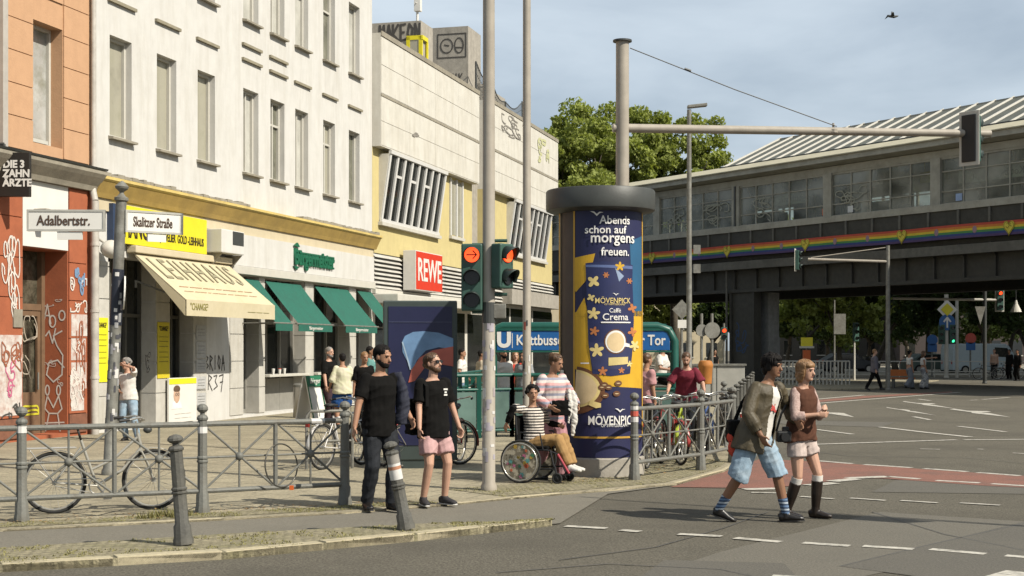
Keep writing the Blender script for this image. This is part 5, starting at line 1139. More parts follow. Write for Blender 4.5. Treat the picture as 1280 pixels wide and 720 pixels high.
# bird
bq = P(1116,21,60); bt = thing('bird', 'small dark bird gliding in the open sky', 'bird', bq); mb = MB(); mb.chain([(-.25,0,.02),(-.12,0,.02),(.05,0,.0),(.18,0,.03),(.24,0,.04)],[.015,.05,.06,.04,.012],n=8); mb.build('body', dkgrey, bt, smooth=True)
mb = MB(); mb.add([(.08,0,.02),(-.08,0,.02),(-.14,-.3,.16),(-.02,-.25,.14),(-.2,-.55,.02),(.08,0,.03),(-.08,0,.03),(-.14,.3,.16),(-.02,.25,.14),(-.2,.55,.02)],[(0,1,2,3),(3,2,4),(5,8,7,6),(8,9,7)]); o = mb.build('wings', dkgrey, bt); o.modifiers.new('s','SOLIDIFY').thickness = .012

# ------------------------------------------------------------------ far side under and beyond the viaduct
def gp(px, Y): return Vector(((px-640)*Y/F, Y, 0))
t = pole('priority_post', 'white double post with priority diamond, blue arrow and green signal', 'road sign', gp(1183,88), P(0,368,88).z, .13, .13, whiteM)
MB().lathe([(.1,0),(.1,P(0,368,88).z-.3)],12,(.75,.3,0)).build('shaft', whiteM, t)
def zf(py, Y): return P(0,py,Y).z
def plate(par, nm, pts, m, y): MB().ext([(a,y,b) for a,b in pts],(0,-.02,0)).build(nm, m, par)
z = zf(387,88); plate(t,'priority_sign',[(0,z-.62),(.62,z),(0,z+.62),(-.62,z)],signw,-.15); plate(t,'priority_centre',[(0,z-.4),(.4,z),(0,z+.4),(-.4,z)],yellowM,-.18)
z = zf(403,88); MB().disc((0,-.16,z),(0,1,0),.5,.03).build('direction_sign', blueM, t); mb = MB(); ribbon(mb,[(0,z-.3),(0,z+.25)],.1,-.19); ribbon(mb,[(-.2,z+.05),(0,z+.3),(.2,z+.05)],.1,-.192); mb.build('direction_arrow', signw, t, fix=False)
signal(t, (-.35,-.2,zf(418,88)), R(-20), 3, -1, w=.4, sp=.4); signal(t, (.35,-.2,zf(418,88)), R(10), 3, 2, w=.4, sp=.4)
t = pole('signal_gantry', 'far gantry arm with white framed red signal under the viaduct', 'traffic light', gp(1231,74), zf(363,74), .10, .10, dkgrey)
mb = MB(); mb.tube((-115*74/F,0,zf(373,74)),(20*74/F,0,zf(375,74)),.07); mb.build('arm', whiteM, t); signal(t, (19*74/F,-.1,zf(375,74)), 0, 3, 0, w=.34, sp=.36, border=whiteM); signal(t, (-118*74/F,0,zf(377,74)), R(80), 3, -1, border=whiteM)
z = zf(394,74); plate(t,'yield_sign_back',[(-.55,z+.45),(0,z+.45),(-.27,z-.5)],galv,-.12)
for px, yt, Y, lab in ((1043,375,84,'pale signpost beyond the viaduct beside the bright tree'),(1068,404,80,'white signal post beyond the viaduct near the crossing man'),(905,404,66,'thin post with red pedestrian signal left of the pier'),(1008,425,72,'yellow and white parking machine post beyond the couple'),(852,375,52,'signpost with tilted square sign behind subway board'),(1165,420,92,'small blue sign post beyond the walking women'),(1213,418,92,'small red and blue sign post beyond the viaduct')):
    t = pole('signpost', lab, 'signpost', gp(px,Y), zf(yt,Y), .06, .05, galv if px != 1068 else whiteM)
    if px == 1068: signal(t, (.12,-.1,zf(415,Y)), R(30), 3, -1, w=.35, sp=.35)
    if px == 905: signal(t, (0,-.1,zf(417,Y)), R(0), 2, 0)
    if px == 1043: MB().cbox((.3,-.08,zf(405,Y)),(.7,.03,1.2)).build('sign_plate', galv, t)
    if px == 1008: MB().cbox((0,-.1,zf(428,Y)),(.55,.25,.5)).build('machine_head', yellowM, t); MB().cbox((0,-.1,zf(434,Y)),(.7,.3,.1)).build('shelf', whiteM, t); MB().cbox((0,-.05,zf(450,Y)),(.35,.25,1.0)).build('machine_body', mat('orange',(.6,.12,.02)), t)
    if px == 852: z = zf(387,Y); plate(t,'square_sign',[(0,z-.36),(.36,z),(0,z+.36),(-.36,z)],galv,-.08); MB().cbox((.1,-.08,zf(405,Y)),(.5,.02,.3)).build('sign_plate', signw, t)
    if px in (1165,1213): MB().disc((0,-.08,zf(yt+5,Y)),(0,1,0),.35,.03).build('round_sign', blueM if px == 1165 else stkr, t); MB().cbox((0,-.08,zf(yt+15,Y)),(.6,.03,.5)).build('sign_plate', blueM, t)
for px, r in ((877,.19),(890,.25)):
    t = thing('traffic_mirror', 'large round sign plate seen from behind beside the orange bin' if px == 890 else 'small round sign plate seen from behind beside the lamp', 'road sign', gp(px,44)); mb = MB(); mb.tube((0,0,0),(0,0,zf(400,44)+.2),.045); mb.build('shaft', galv, t); MB().disc((0,-.06,zf(413,44)),(.2,-1,0),r,.03,28).build('disc', galv, t)
t = thing('litter_bin', 'orange litter bin on a post left of the pier', 'bin', gp(882,40)+Vector((0,0,SW))); MB().lathe([(.13,.8),(.17,.82),(.20,1.28),(.21,1.30),(.21,1.36),(.17,1.45),(.12,1.47)],16).build('body', mat('bin_orange',(.42,.16,.03),.7,.12), t, smooth=40); mb = MB(); mb.tube((0,.2,0),(0,.2,1.3),.04); mb.build('post', galv, t)
t = thing('utility_cabinet', 'grey street cabinet behind subway railing', 'cabinet', gp(895,46)+Vector((0,0,SW))); MB().box(-.9,.9,-.2,.2,.1,1.25).build('body', mat('cabinet',(.35,.34,.30),.7,.1,4), t, bevel=.02); MB().box(-.95,.95,-.25,.25,1.25,1.31).build('lid', galv, t); mb = MB(); mb.box(-.01,.01,-.21,-.2,.1,1.25); mb.build('door_gap', dkgrey, t)
t = thing('hanging_lamp', 'white bell lamp hanging below the viaduct near the red signal', 'lamp', P(1270,390,72)); mb = MB(); mb.lathe([(.28,0),(.22,.15),(.10,.4),(.05,.6)],14); mb.build('shade', whiteM, t); mb = MB(); mb.tube((0,0,.6),(0,0,4.78-t.location.z),.02); mb.build('rod', dkgrey, t)
# barriers beyond
def barrier(pxa, pxb, Y, lab, n, h=1.0, m=galv, fill=True):
    a, b = gp(pxa,Y), gp(pxb,Y); t = thing('barrier', lab, 'railing', a); d = b-a
    for z in (.35,h): MB().tube(Vector((0,0,z)),d+Vector((0,0,z)),.035,n=6).build('rail', m, t)
    for i in range(n+1): MB().tube(d*i/n,d*i/n+Vector((0,0,h)),.035,n=6).build('post', m, t)
    return t
barrier(958,1062,70,'pale crossed railing beyond the walking couple',22,1.2,whiteM); barrier(1095,1300,90,'low metal barrier beyond the walking women',14,1.0,whiteM); barrier(868,910,50,'tall grey railing left of the viaduct pier',16,1.25,galv)
sheet('far_pavement', [(14,92),(70,92),(70,150),(14,150)], mat('pale_pavement',(.32,.29,.23),.9,.15,4), .1, thick=.1)
sheet('far_pavement', [(9,63),(16,63),(24,80),(9,80)], paveM, .05, thick=.06)
sb = thing('bench', 'orange slatted bench under the viaduct beside the walking women', 'bench', gp(1128,66)); MB().box(-.55,.55,-.2,.2,.42,.48).build('seat', mat('orange_wood',(.42,.13,.03),.7), sb); MB().box(-.55,.55,.18,.22,.55,.85).build('backrest', mat('orange_wood',(.42,.13,.03),.7), sb)
for x in (-.45,.4): MB().box(x,x+.06,-.2,.2,0,.419).build('leg', dkgrey, sb)
# parked vehicles beyond
def vehicle(px, Y, rz, prof, glassprof, wd, wheels, m, name, label, cat):
    t = thing(name, label, cat, gp(px,Y), rz); MB().ext([(a,-wd/2,b) for a,b in prof],(0,wd,0)).build('body', m, t, bevel=.06)
    for s in (-1,1): MB().ext([(a,s*(wd/2+.004),b) for a,b in glassprof],(0,s*.01,0)).build('side_window', glassM, t)
    for x in wheels:
        for s in (-1,1):
            w = thing0('wheel', t); MB().disc((x,s*(wd/2-.08),.32),(0,1,0),.32,.2,20).build('tyre', tyreM, w); MB().disc((x,s*(wd/2+.01),.32),(0,1,0),.19,.04,16).build('rim', rimM, w)
    f = max(a for a,b in prof); r = min(a for a,b in prof)
    for s in (-1,1): MB().cbox((f-.04,s*wd*.36,.75),(.1,.25,.15)).build('headlight', signw, t); MB().cbox((r+.04,s*wd*.38,.85),(.1,.15,.25)).build('tail_light', stkr, t)
    zmax = max(b for a,b in prof); MB().cbox((f-.7,0,zmax-.42),(.05,wd*.86,.5), Matrix.Rotation(R(-35),3,'Y')).build('windscreen', glassM, t)
    return t
vanp = [(-2.5,.3),(2.4,.3),(2.5,.9),(2.25,1.15),(1.7,2.0),(1.4,2.15),(-2.4,2.15),(-2.5,1.8)]
vehicle(1225,100,R(10),vanp,[(.6,1.25),(1.9,1.2),(1.55,1.85),(.6,1.9)],1.9,(-1.6,1.6),mat('van_white',(.45,.52,.54),.4,.05),'parked_van','pale blue white van parked beyond the viaduct','van')
carp = [(-2.1,.3),(2.1,.3),(2.2,.65),(1.9,.85),(1.0,.95),(.4,1.42),(-1.1,1.45),(-1.9,1.0),(-2.15,.9)]
for px, Y, c, lab in ((1165,104,(.12,.16,.14),'dark green car parked beyond the viaduct'),(1060,106,(.05,.055,.06),'dark grey car parked beyond the viaduct signpost')):
    vehicle(px,Y,R(5),carp,[(-1.5,1.0),(.7,1.0),(.3,1.36),(-1.05,1.38)],1.75,(-1.3,1.3),mat('car_%d' % px,c,.3,.05),'parked_car',lab,'car')
for px, Y in ((1020,72.5),(975,73)): bicycle(gp(px,Y), R(12), blkb, 'black bicycle parked by the pale railing beyond the couple', group='bicycles by the pale railing')
for px, Y in ((1235,84),(1262,85)): bicycle(gp(px,Y), R(170), blkb, 'black bicycle parked beyond the viaduct by the dark gantry post', group='bicycles by the gantry post')

# signal mast standing to the right of the crossing; its shadow lies across the road
b7 = Vector((7.55,13.3,0)); MZ = pole('signal_mast', 'signal mast at the near right corner of the crossing', 'mast', b7, 7.2, .035, .028); signal(MZ, (0,-.15,4.0), R(200), 3, -1, border=whiteM)
MB().tube((0,.05,0),(.1,.05,5.6),.02).build('conduit', galv, MZ)
# ------------------------------------------------------------------ people
def ik(a, c, l1, l2, pole):
    d = c-a; L_ = min(d.length, (l1+l2)*.998); d = d.normalized(); c = a+d*L_
    x = (l1*l1-l2*l2+L_*L_)/(2*L_); h = math.sqrt(max(0,l1*l1-x*x)); p = Vector(pole); p = p-d*p.dot(d)
    p = p.normalized() if p.length > 1e-5 else d.orthogonal().normalized()
    return a+d*x+p*h, c
def rings(mb, M4, rows, n=16):
    vs = []; k = len(rows)
    for z, y, a, b in rows:
        for j in range(n): t = 2*math.pi*j/n; vs.append(M4 @ Vector((a*math.cos(t), y+b*math.sin(t), z)))
    fs = [(i*n+j,i*n+(j+1)%n,(i+1)*n+(j+1)%n,(i+1)*n+j) for i in range(k-1) for j in range(n)]+[tuple(range(n))[::-1],tuple(range((k-1)*n,k*n))]
    mb.add(vs, fs)
def tball(mb, M4, c, r, n=12, m=8):
    t = MB(); t.ball(c, r, n, m); mb.add([M4 @ Vector(v) for v in t.v], t.f)
def skinm(key, c): return mat('skin_'+key, c, .55, .08, 12, spec=.35)
SKA = skinm('tan', (.36,.19,.115)); SKB = skinm('fair', (.50,.29,.20)); SKC = skinm('brown', (.25,.125,.07))
hairK = mat('hair_black', (.010,.008,.007), .7, .3, 30, spec=.15); hairB = mat('hair_brown', (.09,.045,.02), .5, .3, 30); hairL = mat('hair_light', (.24,.13,.055), .5, .3, 30); hairG = mat('hair_grey', (.22,.2,.18), .6, .3, 30)
eyeM = mat('eye_dark', (.015,.01,.01), .2); lipM = mat('lips', (.28,.09,.07), .5)
denimL = mat('denim_light', (.24,.33,.41), .9, .25, 14, .2, dirt=(.42,.48,.52), damt=.6, dscale=5); denimD = mat('denim_dark', (.022,.024,.028), .9, .3, 12, .2, spec=.15); denimM = mat('denim_mid', (.16,.23,.33), .9, .2, 12, .2)
tBlack = mat('cloth_black', (.0075,.007,.0065), .95, .2, 10, .15, spec=.12); tWhite = mat('cloth_white', (.62,.59,.54), .9, .06, 8, .15); shoeK = mat('shoe_black', (.014,.012,.011), .35, .2, 8); shoeW = mat('shoe_white', (.6,.58,.53), .6, .08); shoeT = mat('trainer_dark', (.03,.028,.03), .7)
def cloth(k, c, v=.12): return mat('cloth_'+k, c, .92, v, 10, .15, spec=.15)
def striped(key, cols, scale, axis=2, rough=.9):
    if key in MATS: return MATS[key]
    m = mat(key, cols[0], rough, .08, 10, .1); t = m.node_tree; b = t.nodes['Principled BSDF']; c = t.nodes.new('ShaderNodeTexCoord'); s = t.nodes.new('ShaderNodeSeparateXYZ'); t.links.new(c.outputs['Object'], s.inputs[0])
    mu = t.nodes.new('ShaderNodeMath'); mu.operation = 'MULTIPLY'; mu.inputs[1].default_value = scale; t.links.new(s.outputs[axis], mu.inputs[0]); fr = t.nodes.new('ShaderNodeMath'); fr.operation = 'FRACT'; t.links.new(mu.outputs[0], fr.inputs[0])
    r = t.nodes.new('ShaderNodeValToRGB'); r.color_ramp.interpolation = 'CONSTANT'; e = r.color_ramp.elements; e[0].color = tuple(cols[0])+(1,); e[1].position = 1/len(cols); e[1].color = tuple(cols[1])+(1,)
    for i in range(2,len(cols)): q = e.new(i/len(cols)); q.color = tuple(cols[i])+(1,)
    t.links.new(fr.outputs[0], r.inputs[0]); t.links.new(r.outputs[0], b.inputs['Base Color']); return m
def blotch(key, c1, c2, scale):
    if key in MATS: return MATS[key]
    m = mat(key, c1, .9, 0, scale, .1); r = [n for n in m.node_tree.nodes if n.type == 'VALTORGB'][0]; r.color_ramp.elements[0].position = .47; r.color_ramp.elements[1].position = .53; r.color_ramp.elements[1].color = tuple(c2)+(1,); return m

def person(label, loc, yaw, H=1.75, skin=SKA, vox=.012, build=1.0, hip=.52, lean=(0,0), twist=0, head=(0,0), feet=None, footyaw=(0,0), hands=None, epole=None, kpole=None,
           top=None, over=None, bottom=None, shoes=shoeK, socks=None, hair=('short',hairK), beard=None, glasses=None, curl=.6, seat=False, group=None, handdir=(None,None), female=False, toeup=(0,0)):
    s = H/1.75; t = thing('person', label, 'person', loc, R(yaw), group)
    V = Vector; pc = V((0,0,hip*H)); up = V((lean[0],lean[1],1)).normalized(); TW = Matrix.Rotation(R(twist),3,'Z'); sx = TW @ V((1,0,0)); fwd = TW @ V((0,1,0))
    bw = build*s; sh = (.150 if female else .166)*s
    sc = pc+up*.295*H; nb = sc+up*.022*H; hipw = .088*s
    feet = feet or ((-.10,0),(.10,0)); hands = hands or ((-.24,.03,.47*H),(.24,.03,.47*H)); epole = epole or ((-.35,-1,-.2),(.35,-1,-.2)); kpole = kpole or ((-.1,1,0),(.1,1,0))
    thl, shl, ual, fal = .247*H, .243*H, .166*H, .148*H
    legs = []; arms = []
    for i, sg in enumerate((-1,1)):
        hj = pc+V((sg*hipw,0,-.005)); f = feet[i]; an = V((f[0],f[1],(f[2] if len(f) > 2 else 0)+.078*s)); kn, an = ik(hj, an, thl, shl, kpole[i]); legs.append((hj,kn,an))
        sj = sc+sx*sg*sh-up*.015; ha = V(hands[i]); el, wr = ik(sj, ha, ual, fal, epole[i]); arms.append((sj,el,wr))
    # head frame
    hy, hp = R(twist+head[0]), R(head[1]); HB = nb+up*.045*H+V((-math.sin(hy),math.cos(hy),0))*.018; HM = Matrix.Translation(HB) @ (Matrix.Rotation(hy,4,'Z') @ Matrix.Rotation(hp,4,'X')) @ Matrix.Scale(s*.98,4)
    def torso(mb, e, z0=-.04, ztop=1.0, flare=1.0):
        w = .9 if female else 1.0; hw = 1.04 if female else 1.0; rows = []
        hz_ = min(z0,-.03); prof = ((hz_,.174*hw,.134,0),(-.015,.172*hw,.132,-.004),(.06,.160*hw*(w+1)/2,.120,0),(.12,.150*w,.112,.004),(.19,.156*w,.115,.006),(.245,.168*w,.115,.004),(.280,.150*w,.090,-.004),(.302,.105*w,.070,-.006),(.325,.060,.058,-.004)) if e > 0 else None
        for z, a, b, yo in prof or ((-.045,.135*hw,.105,-.005),(.0,.163*hw,.118,-.012),(.06,.150*hw,.110,0),(.12,.138*w,.103,.004),(.19,.152*w,.113,.006),(.245,.168*w,.115,.004),(.280,.150*w,.090,-.004),(.302,.105*w,.070,-.006),(.325,.060,.058,-.004)):
            if z < z0-.001 or z > .325*ztop+.001: continue
            p = pc+up*z*H; tw = max(0,min(1,z/.25)); fw = (V((0,1,0))*(1-tw)+fwd*tw).normalized(); fl = 1+(flare-1)*max(0,(.15-z)/.2)
            rows.append((p+fw*yo, ((a*bw+e)*fl,(b*bw+e)*fl)))
        mb.chain([r[0] for r in rows], [r[1] for r in rows], side=(V((1,0,0))+sx).normalized(), n=20)
    def limb(mb, a, b, c, ra, rb, rc, f, e, n=12, ef=None, mid=0):
        """f: 0..2 along upper then lower segment"""
        pts = [a, a.lerp(b,.35), a.lerp(b,.7)]; rr = [ra, ra*.95+rb*.05, ra*.45+rb*.55]
        if f >= 1: pts += [b, b.lerp(c,.3), b.lerp(c,.65), c]; rr += [rb, rb*.9+mid, rb*.35+rc*.65+mid*.6, rc]
        else: pts = [a.lerp(b,x*f) for x in (0,.4,.75,1)]; rr = [ra, ra*.97, ra*.9+rb*.1, ra*(1-f*.7)+rb*f*.7]
        if 1 <= f < 2:
            g = f-1; pts = pts[:4]+[b.lerp(c,g*.5),b.lerp(c,g)]; rr = rr[:4]+[rb, rb*(1-g)+rc*g+mid*.5]
        k = len(pts); rr = [r*bw/s*s+(e+(ef-e)*i/(k-1) if ef is not None else e) for i, r in enumerate(rr)]
        if ef is not None and ef > .024 and f < 1.4: rr = [max(r, rr[0]*(.97 if i < k-1 else 1.0)) for i, r in enumerate(rr)]
        mb.chain(pts, rr, n=n, dome=False); mb.ball(pts[0], rr[0], 10, 8)
        if f >= 1.4: mb.ball(b, rr[3]*.98, 10, 8)
    A = (.050,.040,.027); Lg = (.086,.056,.038)
    # body
    mb = MB(); torso(mb, 0)
    mb.chain([nb-up*.04, nb+up*.02, HB+up*.05], [.066*s,.055*s,.052*s], n=12)
    for a in arms: limb(mb, *a, *[x*(.88 if female else 1) for x in A], 2, 0)
    for l in legs: limb(mb, *l, *Lg, 2, 0, mid=.004)
    rings(mb, HM, [(-.005,.050,.024,.026),(.012,.040,.044,.05),(.04,.022,.057,.07),(.075,.012,.066,.084),(.115,.004,.071,.092),(.155,-.002,.074,.095),(.19,-.006,.068,.086),(.215,-.008,.05,.064),(.228,-.008,.024,.03)], 18)
    nt_ = MB(); nt_.chain([(0,.088,.122),(0,.104,.092),(0,.113,.076),(0,.096,.066)],[.009,.0125,.016,.010],n=8); mb.add([HM @ V(v) for v in nt_.v], nt_.f)
    for sg in (-1,1): tball(mb, HM, (sg*.074,-.008,.10), (.011,.020,.031), 8, 6)
    tball(mb, HM, (0,.082,.134), (.05,.02,.012), 10, 6); tball(mb, HM, (0,.086,.047), (.024,.014,.013), 10, 6); tball(mb, HM, (0,.076,.012), (.022,.02,.016), 10, 6)
    for i, (sj, el, wr) in enumerate(arms):
        fd_ = (wr-el).normalized(); hd = V(handdir[i]).normalized() if handdir[i] else (fd_+V((0,0,-.15))).normalized(); sg = (-1,1)[i]
        pn = V((-sg,.15,0)); pn = (pn-hd*pn.dot(hd)); pn = pn.normalized() if pn.length > .05 else hd.orthogonal(); sd_ = hd.cross(pn)
        if sd_.dot(fwd) < 0: sd_ = -sd_            # thumb side forward
        q = wr; hs = s*(.92 if female else 1)
        mb.chain([q-hd*.015, q+hd*.03*hs, q+hd*.085*hs], [(.026*hs,.018*hs),(.038*hs,.016*hs),(.040*hs,.014*hs)], side=sd_, n=12)
        for k, (o_, l_) in enumerate(((.029,.070),(.010,.078),(-.009,.073),(-.027,.057))):
            b0 = q+hd*.082*hs+sd_*o_*hs; c1 = curl*(.55+.12*k); d1 = (hd*math.cos(c1)+pn*math.sin(c1)); d2 = (hd*math.cos(c1*2)+pn*math.sin(c1*2)); m_ = b0+d1*l_*.55*hs
            mb.chain([b0-hd*.012, b0, m_, m_+d2*l_*.5*hs], [.0095*hs,.0093*hs,.0086*hs,.0068*hs], n=8, dome=True)
        th = (hd*.55+sd_*.75+pn*.35).normalized(); tb0 = q+hd*.025*hs+sd_*.03*hs; mb.chain([tb0-th*.01, tb0+th*.03*hs, tb0+th*.045*hs+hd*.022*hs], [.0135*hs,.011*hs,.0085*hs], n=8, dome=True)
    for i, (hj,kn,an) in enumerate(legs): mb.chain([an, an-V((0,0,.05*s))], [.036*s,.034*s], n=10)
    link('body', remesh(mb, vox*.85, 2), skin, t)
    # face
    mb = MB()
    for sg in (-1,1): tball(mb, HM, (sg*.030,.084,.112), (.0115,.009,.0065), 8, 6)
    mb.build('eyes', eyeM, t); mb = MB()
    for sg in (-1,1):
        q = MB(); q.chain([(sg*.014,.099,.128),(sg*.032,.096,.133),(sg*.048,.084,.128)],[(.004,.0035)]*3,n=6); mb.add([HM @ V(v) for v in q.v], q.f)
    mb.build('eyebrows', hair[1] if hair[1] is not hairL else hairB, t); mb = MB(); q = MB(); q.chain([(-.022,.090,.0475),(0,.1015,.0495),(.022,.090,.0475)],[(.0055,.004)]*3,n=6); mb.add([HM @ V(v) for v in q.v], q.f); mb.build('mouth', lipM, t)
    if glasses:
        mb = MB(); 
        for sg in (-1,1): q = MB(); q.cbox((sg*.033,.100,.112),(.050,.010,.034)); mb.add([HM @ V(v) for v in q.v], q.f); q = MB(); q.cbox((sg*.073,.05,.117),(.006,.11,.008)); mb.add([HM @ V(v) for v in q.v], q.f)
        q = MB(); q.cbox((0,.104,.12),(.02,.008,.008)); mb.add([HM @ V(v) for v in q.v], q.f); mb.build('sunglasses', black, t)
    if beard:
        mb = MB(); rings(mb, HM, [(-.012,.046,.03,.034),(.008,.038,.05,.058),(.036,.018,.062,.078),(.06,.006,.068,.078),(.078,-.004,.071,.07)], 18); tball(mb, HM, (0,.098,.0585), (.026,.008,.006), 10, 6)
        link('beard', remesh(mb, vox*.8, 1, .003, 60), beard, t)
    # hair
    st, hm = hair; mb = MB(); rg = random.Random(len(label))
    if st != 'bald':
        tball(mb, HM, (0,-.014,.158), (.083,.101,.083), 16, 12); tball(mb, HM, (0,-.045,.115), (.077,.066,.075))
        if st == 'mop':
            for _ in range(26): a = rg.uniform(0,6.28); e_ = rg.uniform(.1,1.2); tball(mb, HM, (.075*math.cos(a)*math.cos(e_),-.012+.09*math.sin(a)*math.cos(e_),.165+.075*math.sin(e_)), (.022,.022,.022), 8, 6)
        if st == 'mop':
            for x in (-.06,-.04,-.02,0,.02,.04,.06): tball(mb, HM, (x,.080-abs(x)*.5,.150+rg.uniform(-.012,.008)), (.017,.024,.042), 8, 6)
            for sg in (-1,1): tball(mb, HM, (sg*.076,-.006,.105), (.020,.05,.062), 8, 6)
            tball(mb, HM, (0,-.062,.06), (.062,.045,.065))
        if st == 'bob':
            tball(mb, HM, (0,.050,.170), (.074,.052,.046), 16, 10)
            for sg in (-1,1): tball(mb, HM, (sg*.074,-.012,.085), (.024,.052,.085)); tball(mb, HM, (sg*.066,-.03,.02), (.028,.045,.05))
            tball(mb, HM, (0,-.06,.06), (.078,.058,.10))
        if st == 'long': tball(mb, HM, (0,-.075,.02), (.085,.05,.16)); [tball(mb, HM, (sg*.075,-.02,.06), (.024,.05,.10)) for sg in (-1,1)]
        if st == 'bun': tball(mb, HM, (0,-.10,.185), (.042,.042,.042))
        if st == 'lowbun': tball(mb, HM, (0,-.115,.105), (.032,.032,.035))
        if st == 'curly':
            for _ in range(46):
                a = rg.uniform(0,6.28); e_ = rg.uniform(-.35,1.4)
                if math.sin(a)*math.cos(e_) > .55 and e_ < .6: continue
                tball(mb, HM, (.09*math.cos(a)*math.cos(e_),-.02+.10*math.sin(a)*math.cos(e_),.15+.085*math.sin(e_)), (.03,.03,.028), 8, 6)
        me = remesh(mb, vox*.8, 1, .005, 34, 3); hr = link('hair', me, hm, t)
        if vox < .01:                      # combed strands over the cap
            sb_ = MB(); C0 = V((0,-.013,.15)); q_ = {'mop':(.092,.112,.092),'bob':(.088,.106,.087)}.get(st,(.085,.103,.086))
            for _ in range(300):
                az = rg.uniform(0,6.283); fr_ = math.sin(az); f1 = {'mop':1.32,'bob':1.25,'bun':.95,'lowbun':.9,'curly':1.1}.get(st,.95) if fr_ > .45 else ({'mop':2.05,'bob':2.35}.get(st,1.6) if fr_ > -.3 else {'mop':2.2,'bob':2.45}.get(st,2.0))
                f1 *= rg.uniform(.8,1.04); f0 = rg.uniform(.0,f1*.7); j_ = rg.uniform(.97,1.045); tw_ = rg.uniform(-.25,.25); pts = []
                for i in range(6):
                    f_ = f0+(f1-f0)*i/5; a_ = az+tw_*i/5; lift = j_+(.02*i/5 if st == 'mop' else 0)
                    rad_ = math.sin(f_) if f_ < 1.57 else 1-(f_-1.57)*.10
                    pts.append(HM @ (C0+V((q_[0]*lift*rad_*math.cos(a_), q_[1]*lift*rad_*math.sin(a_), q_[2]*lift*math.cos(min(f_,1.57))-(max(0,f_-1.57))*.11))))
                sb_.chain(pts, [.0045,.0055,.006,.0055,.004,.0015], n=4)
            o_ = sb_.build('hair_strands', hm, hr, smooth=True, fix=False); o_['kind'] = 'stuff'
    # clothes
    def wear(nm, spec, e0, seed):
        m, sl_, e, hem = spec[:4]; mb = MB(); torso(mb, e0+e, hem, .985, spec[5] if len(spec) > 5 else 1.0)
        if sl_ > 0:
            for a in arms: limb(mb, *a, *[x*(.88 if female else 1)+.002 for x in A], sl_, e0*.7+e*.35, ef=e0+e*(1.0 if sl_ < 1 else .7))
        else:
            for a in arms: mb.ball(a[0]*.9+nb*.1, .058*s, 10, 8)
        me = remesh(mb, vox, 3, .014 if e > .012 else .007, 6.5, seed)
        if len(spec) > 4 and spec[4]:
            bm = bmesh.new(); bm.from_mesh(me); dl = []; w = spec[4]
            for f in bm.faces:
                c = f.calc_center_median(); r = c-pc; zz = r.dot(up)/H; y_ = (r-up*r.dot(up)).dot(fwd); x_ = (r-up*r.dot(up)).dot(sx)
                if y_ > .02 and w[0]-.02*math.sin(zz*30) < x_ < w[1]+.035*zz and zz < .34: dl.append(f)
            bmesh.ops.delete(bm, geom=dl, context='FACES'); bm.to_mesh(me); bm.free()
            for p in me.polygons: p.use_smooth = True
        o = link(nm, me, m, t)
        if len(spec) > 4 and spec[4]: o.modifiers.new('s','SOLIDIFY').thickness = .008
        return o
    if top: wear('shirt', top, .012, 1)
    if over: wear('jacket' if over[1] else 'vest', over, .018, 2)
    if bottom:
        m, ln, e, ef = bottom[:4]; mb = MB(); ee = min(e,.016); rows = [pc+up*x*H for x in (-.055,-.02,.02,.045)]; mb.chain(rows, [((.12*bw+ee),(.10*bw+ee)),((.160*bw+.004+ee),(.118*bw+.004+ee)),((.158*bw+.006),(.116*bw+.006)),((.150*bw+.006),(.110*bw+.006))], side=(1,0,0), n=20)
        for l in legs: limb(mb, *l, *[x+.006 for x in Lg], ln, e, ef=ef, mid=.006)
        link('trousers' if ln > 1.4 else 'shorts', remesh(mb, vox, 3, .013 if vox < .01 else .009, 7, 5), m, t)
    for i, (hj,kn,an) in enumerate(legs):
        fy = R(footyaw[i]); fw = V((-math.sin(fy),math.cos(fy),0)); sdv = V((math.cos(fy),math.sin(fy),0)); tu = toeup[i]; q = MB(); g = an-V((0,0,.078*s))
        fwp = (fw*math.cos(tu)+V((0,0,math.sin(tu)))).normalized(); upv = sdv.cross(fwp)
        q.chain([g-fwp*.075*s+upv*.045*s, g-fwp*.05*s+upv*.05*s, g+fwp*.02*s+upv*.052*s, g+fwp*.09*s+upv*.038*s, g+fwp*.15*s+upv*.03*s, g+fwp*.185*s+upv*.026*s], [(.026*s,.04*s),(.036*s,.05*s),(.042*s,.052*s),(.046*s,.038*s),(.044*s,.030*s),(.026*s,.020*s)], side=sdv, n=12)
        q.chain([g+upv*.03*s, an+(kn-an).normalized()*.025], [.045*s,.044*s], n=12)
        if socks and socks[0] == 'boots': q.chain([g+upv*.05*s, an+(kn-an)*.12, an+(kn-an)*.45, an+(kn-an)*.82], [.050*s,.047*s,.060*s,.066*s], n=14)
        o = link('boot' if socks and socks[0] == 'boots' else 'shoe', remesh(q, vox*.9, 2), shoes, t)
        if shoes is not shoeW and not (socks and socks[0] == 'boots'):
            so_ = MB(); so_.chain([g-fwp*.085*s+upv*.008, g+upv*.008, g+fwp*.10*s+upv*.008, g+fwp*.19*s+upv*.010], [(.034*s,.009),(.042*s,.009),(.046*s,.009),(.028*s,.008)], side=sdv, n=12); so_.build('sole', shoeW if shoes is shoeT else black, t, smooth=True)
        if socks:
            sk = MB(); hgt = socks[2]; sk.chain([an+(kn-an)*(.0 if socks[0] != 'boots' else .78), an+(kn-an)*hgt*.6 if socks[0] != 'boots' else an+(kn-an)*.84, an+(kn-an)*hgt], [.043*s,.047*s,.052*s] if socks[0] != 'boots' else [.060*s,.061*s,.061*s], n=12); sk.build('sock', socks[1], t, smooth=40)
    t['_'] = 0; del t['_']
    return t, dict(pc=pc, sc=sc, nb=nb, arms=arms, legs=legs, HM=HM, up=up)
def at(px, py, z=0): return G(px, py, z)
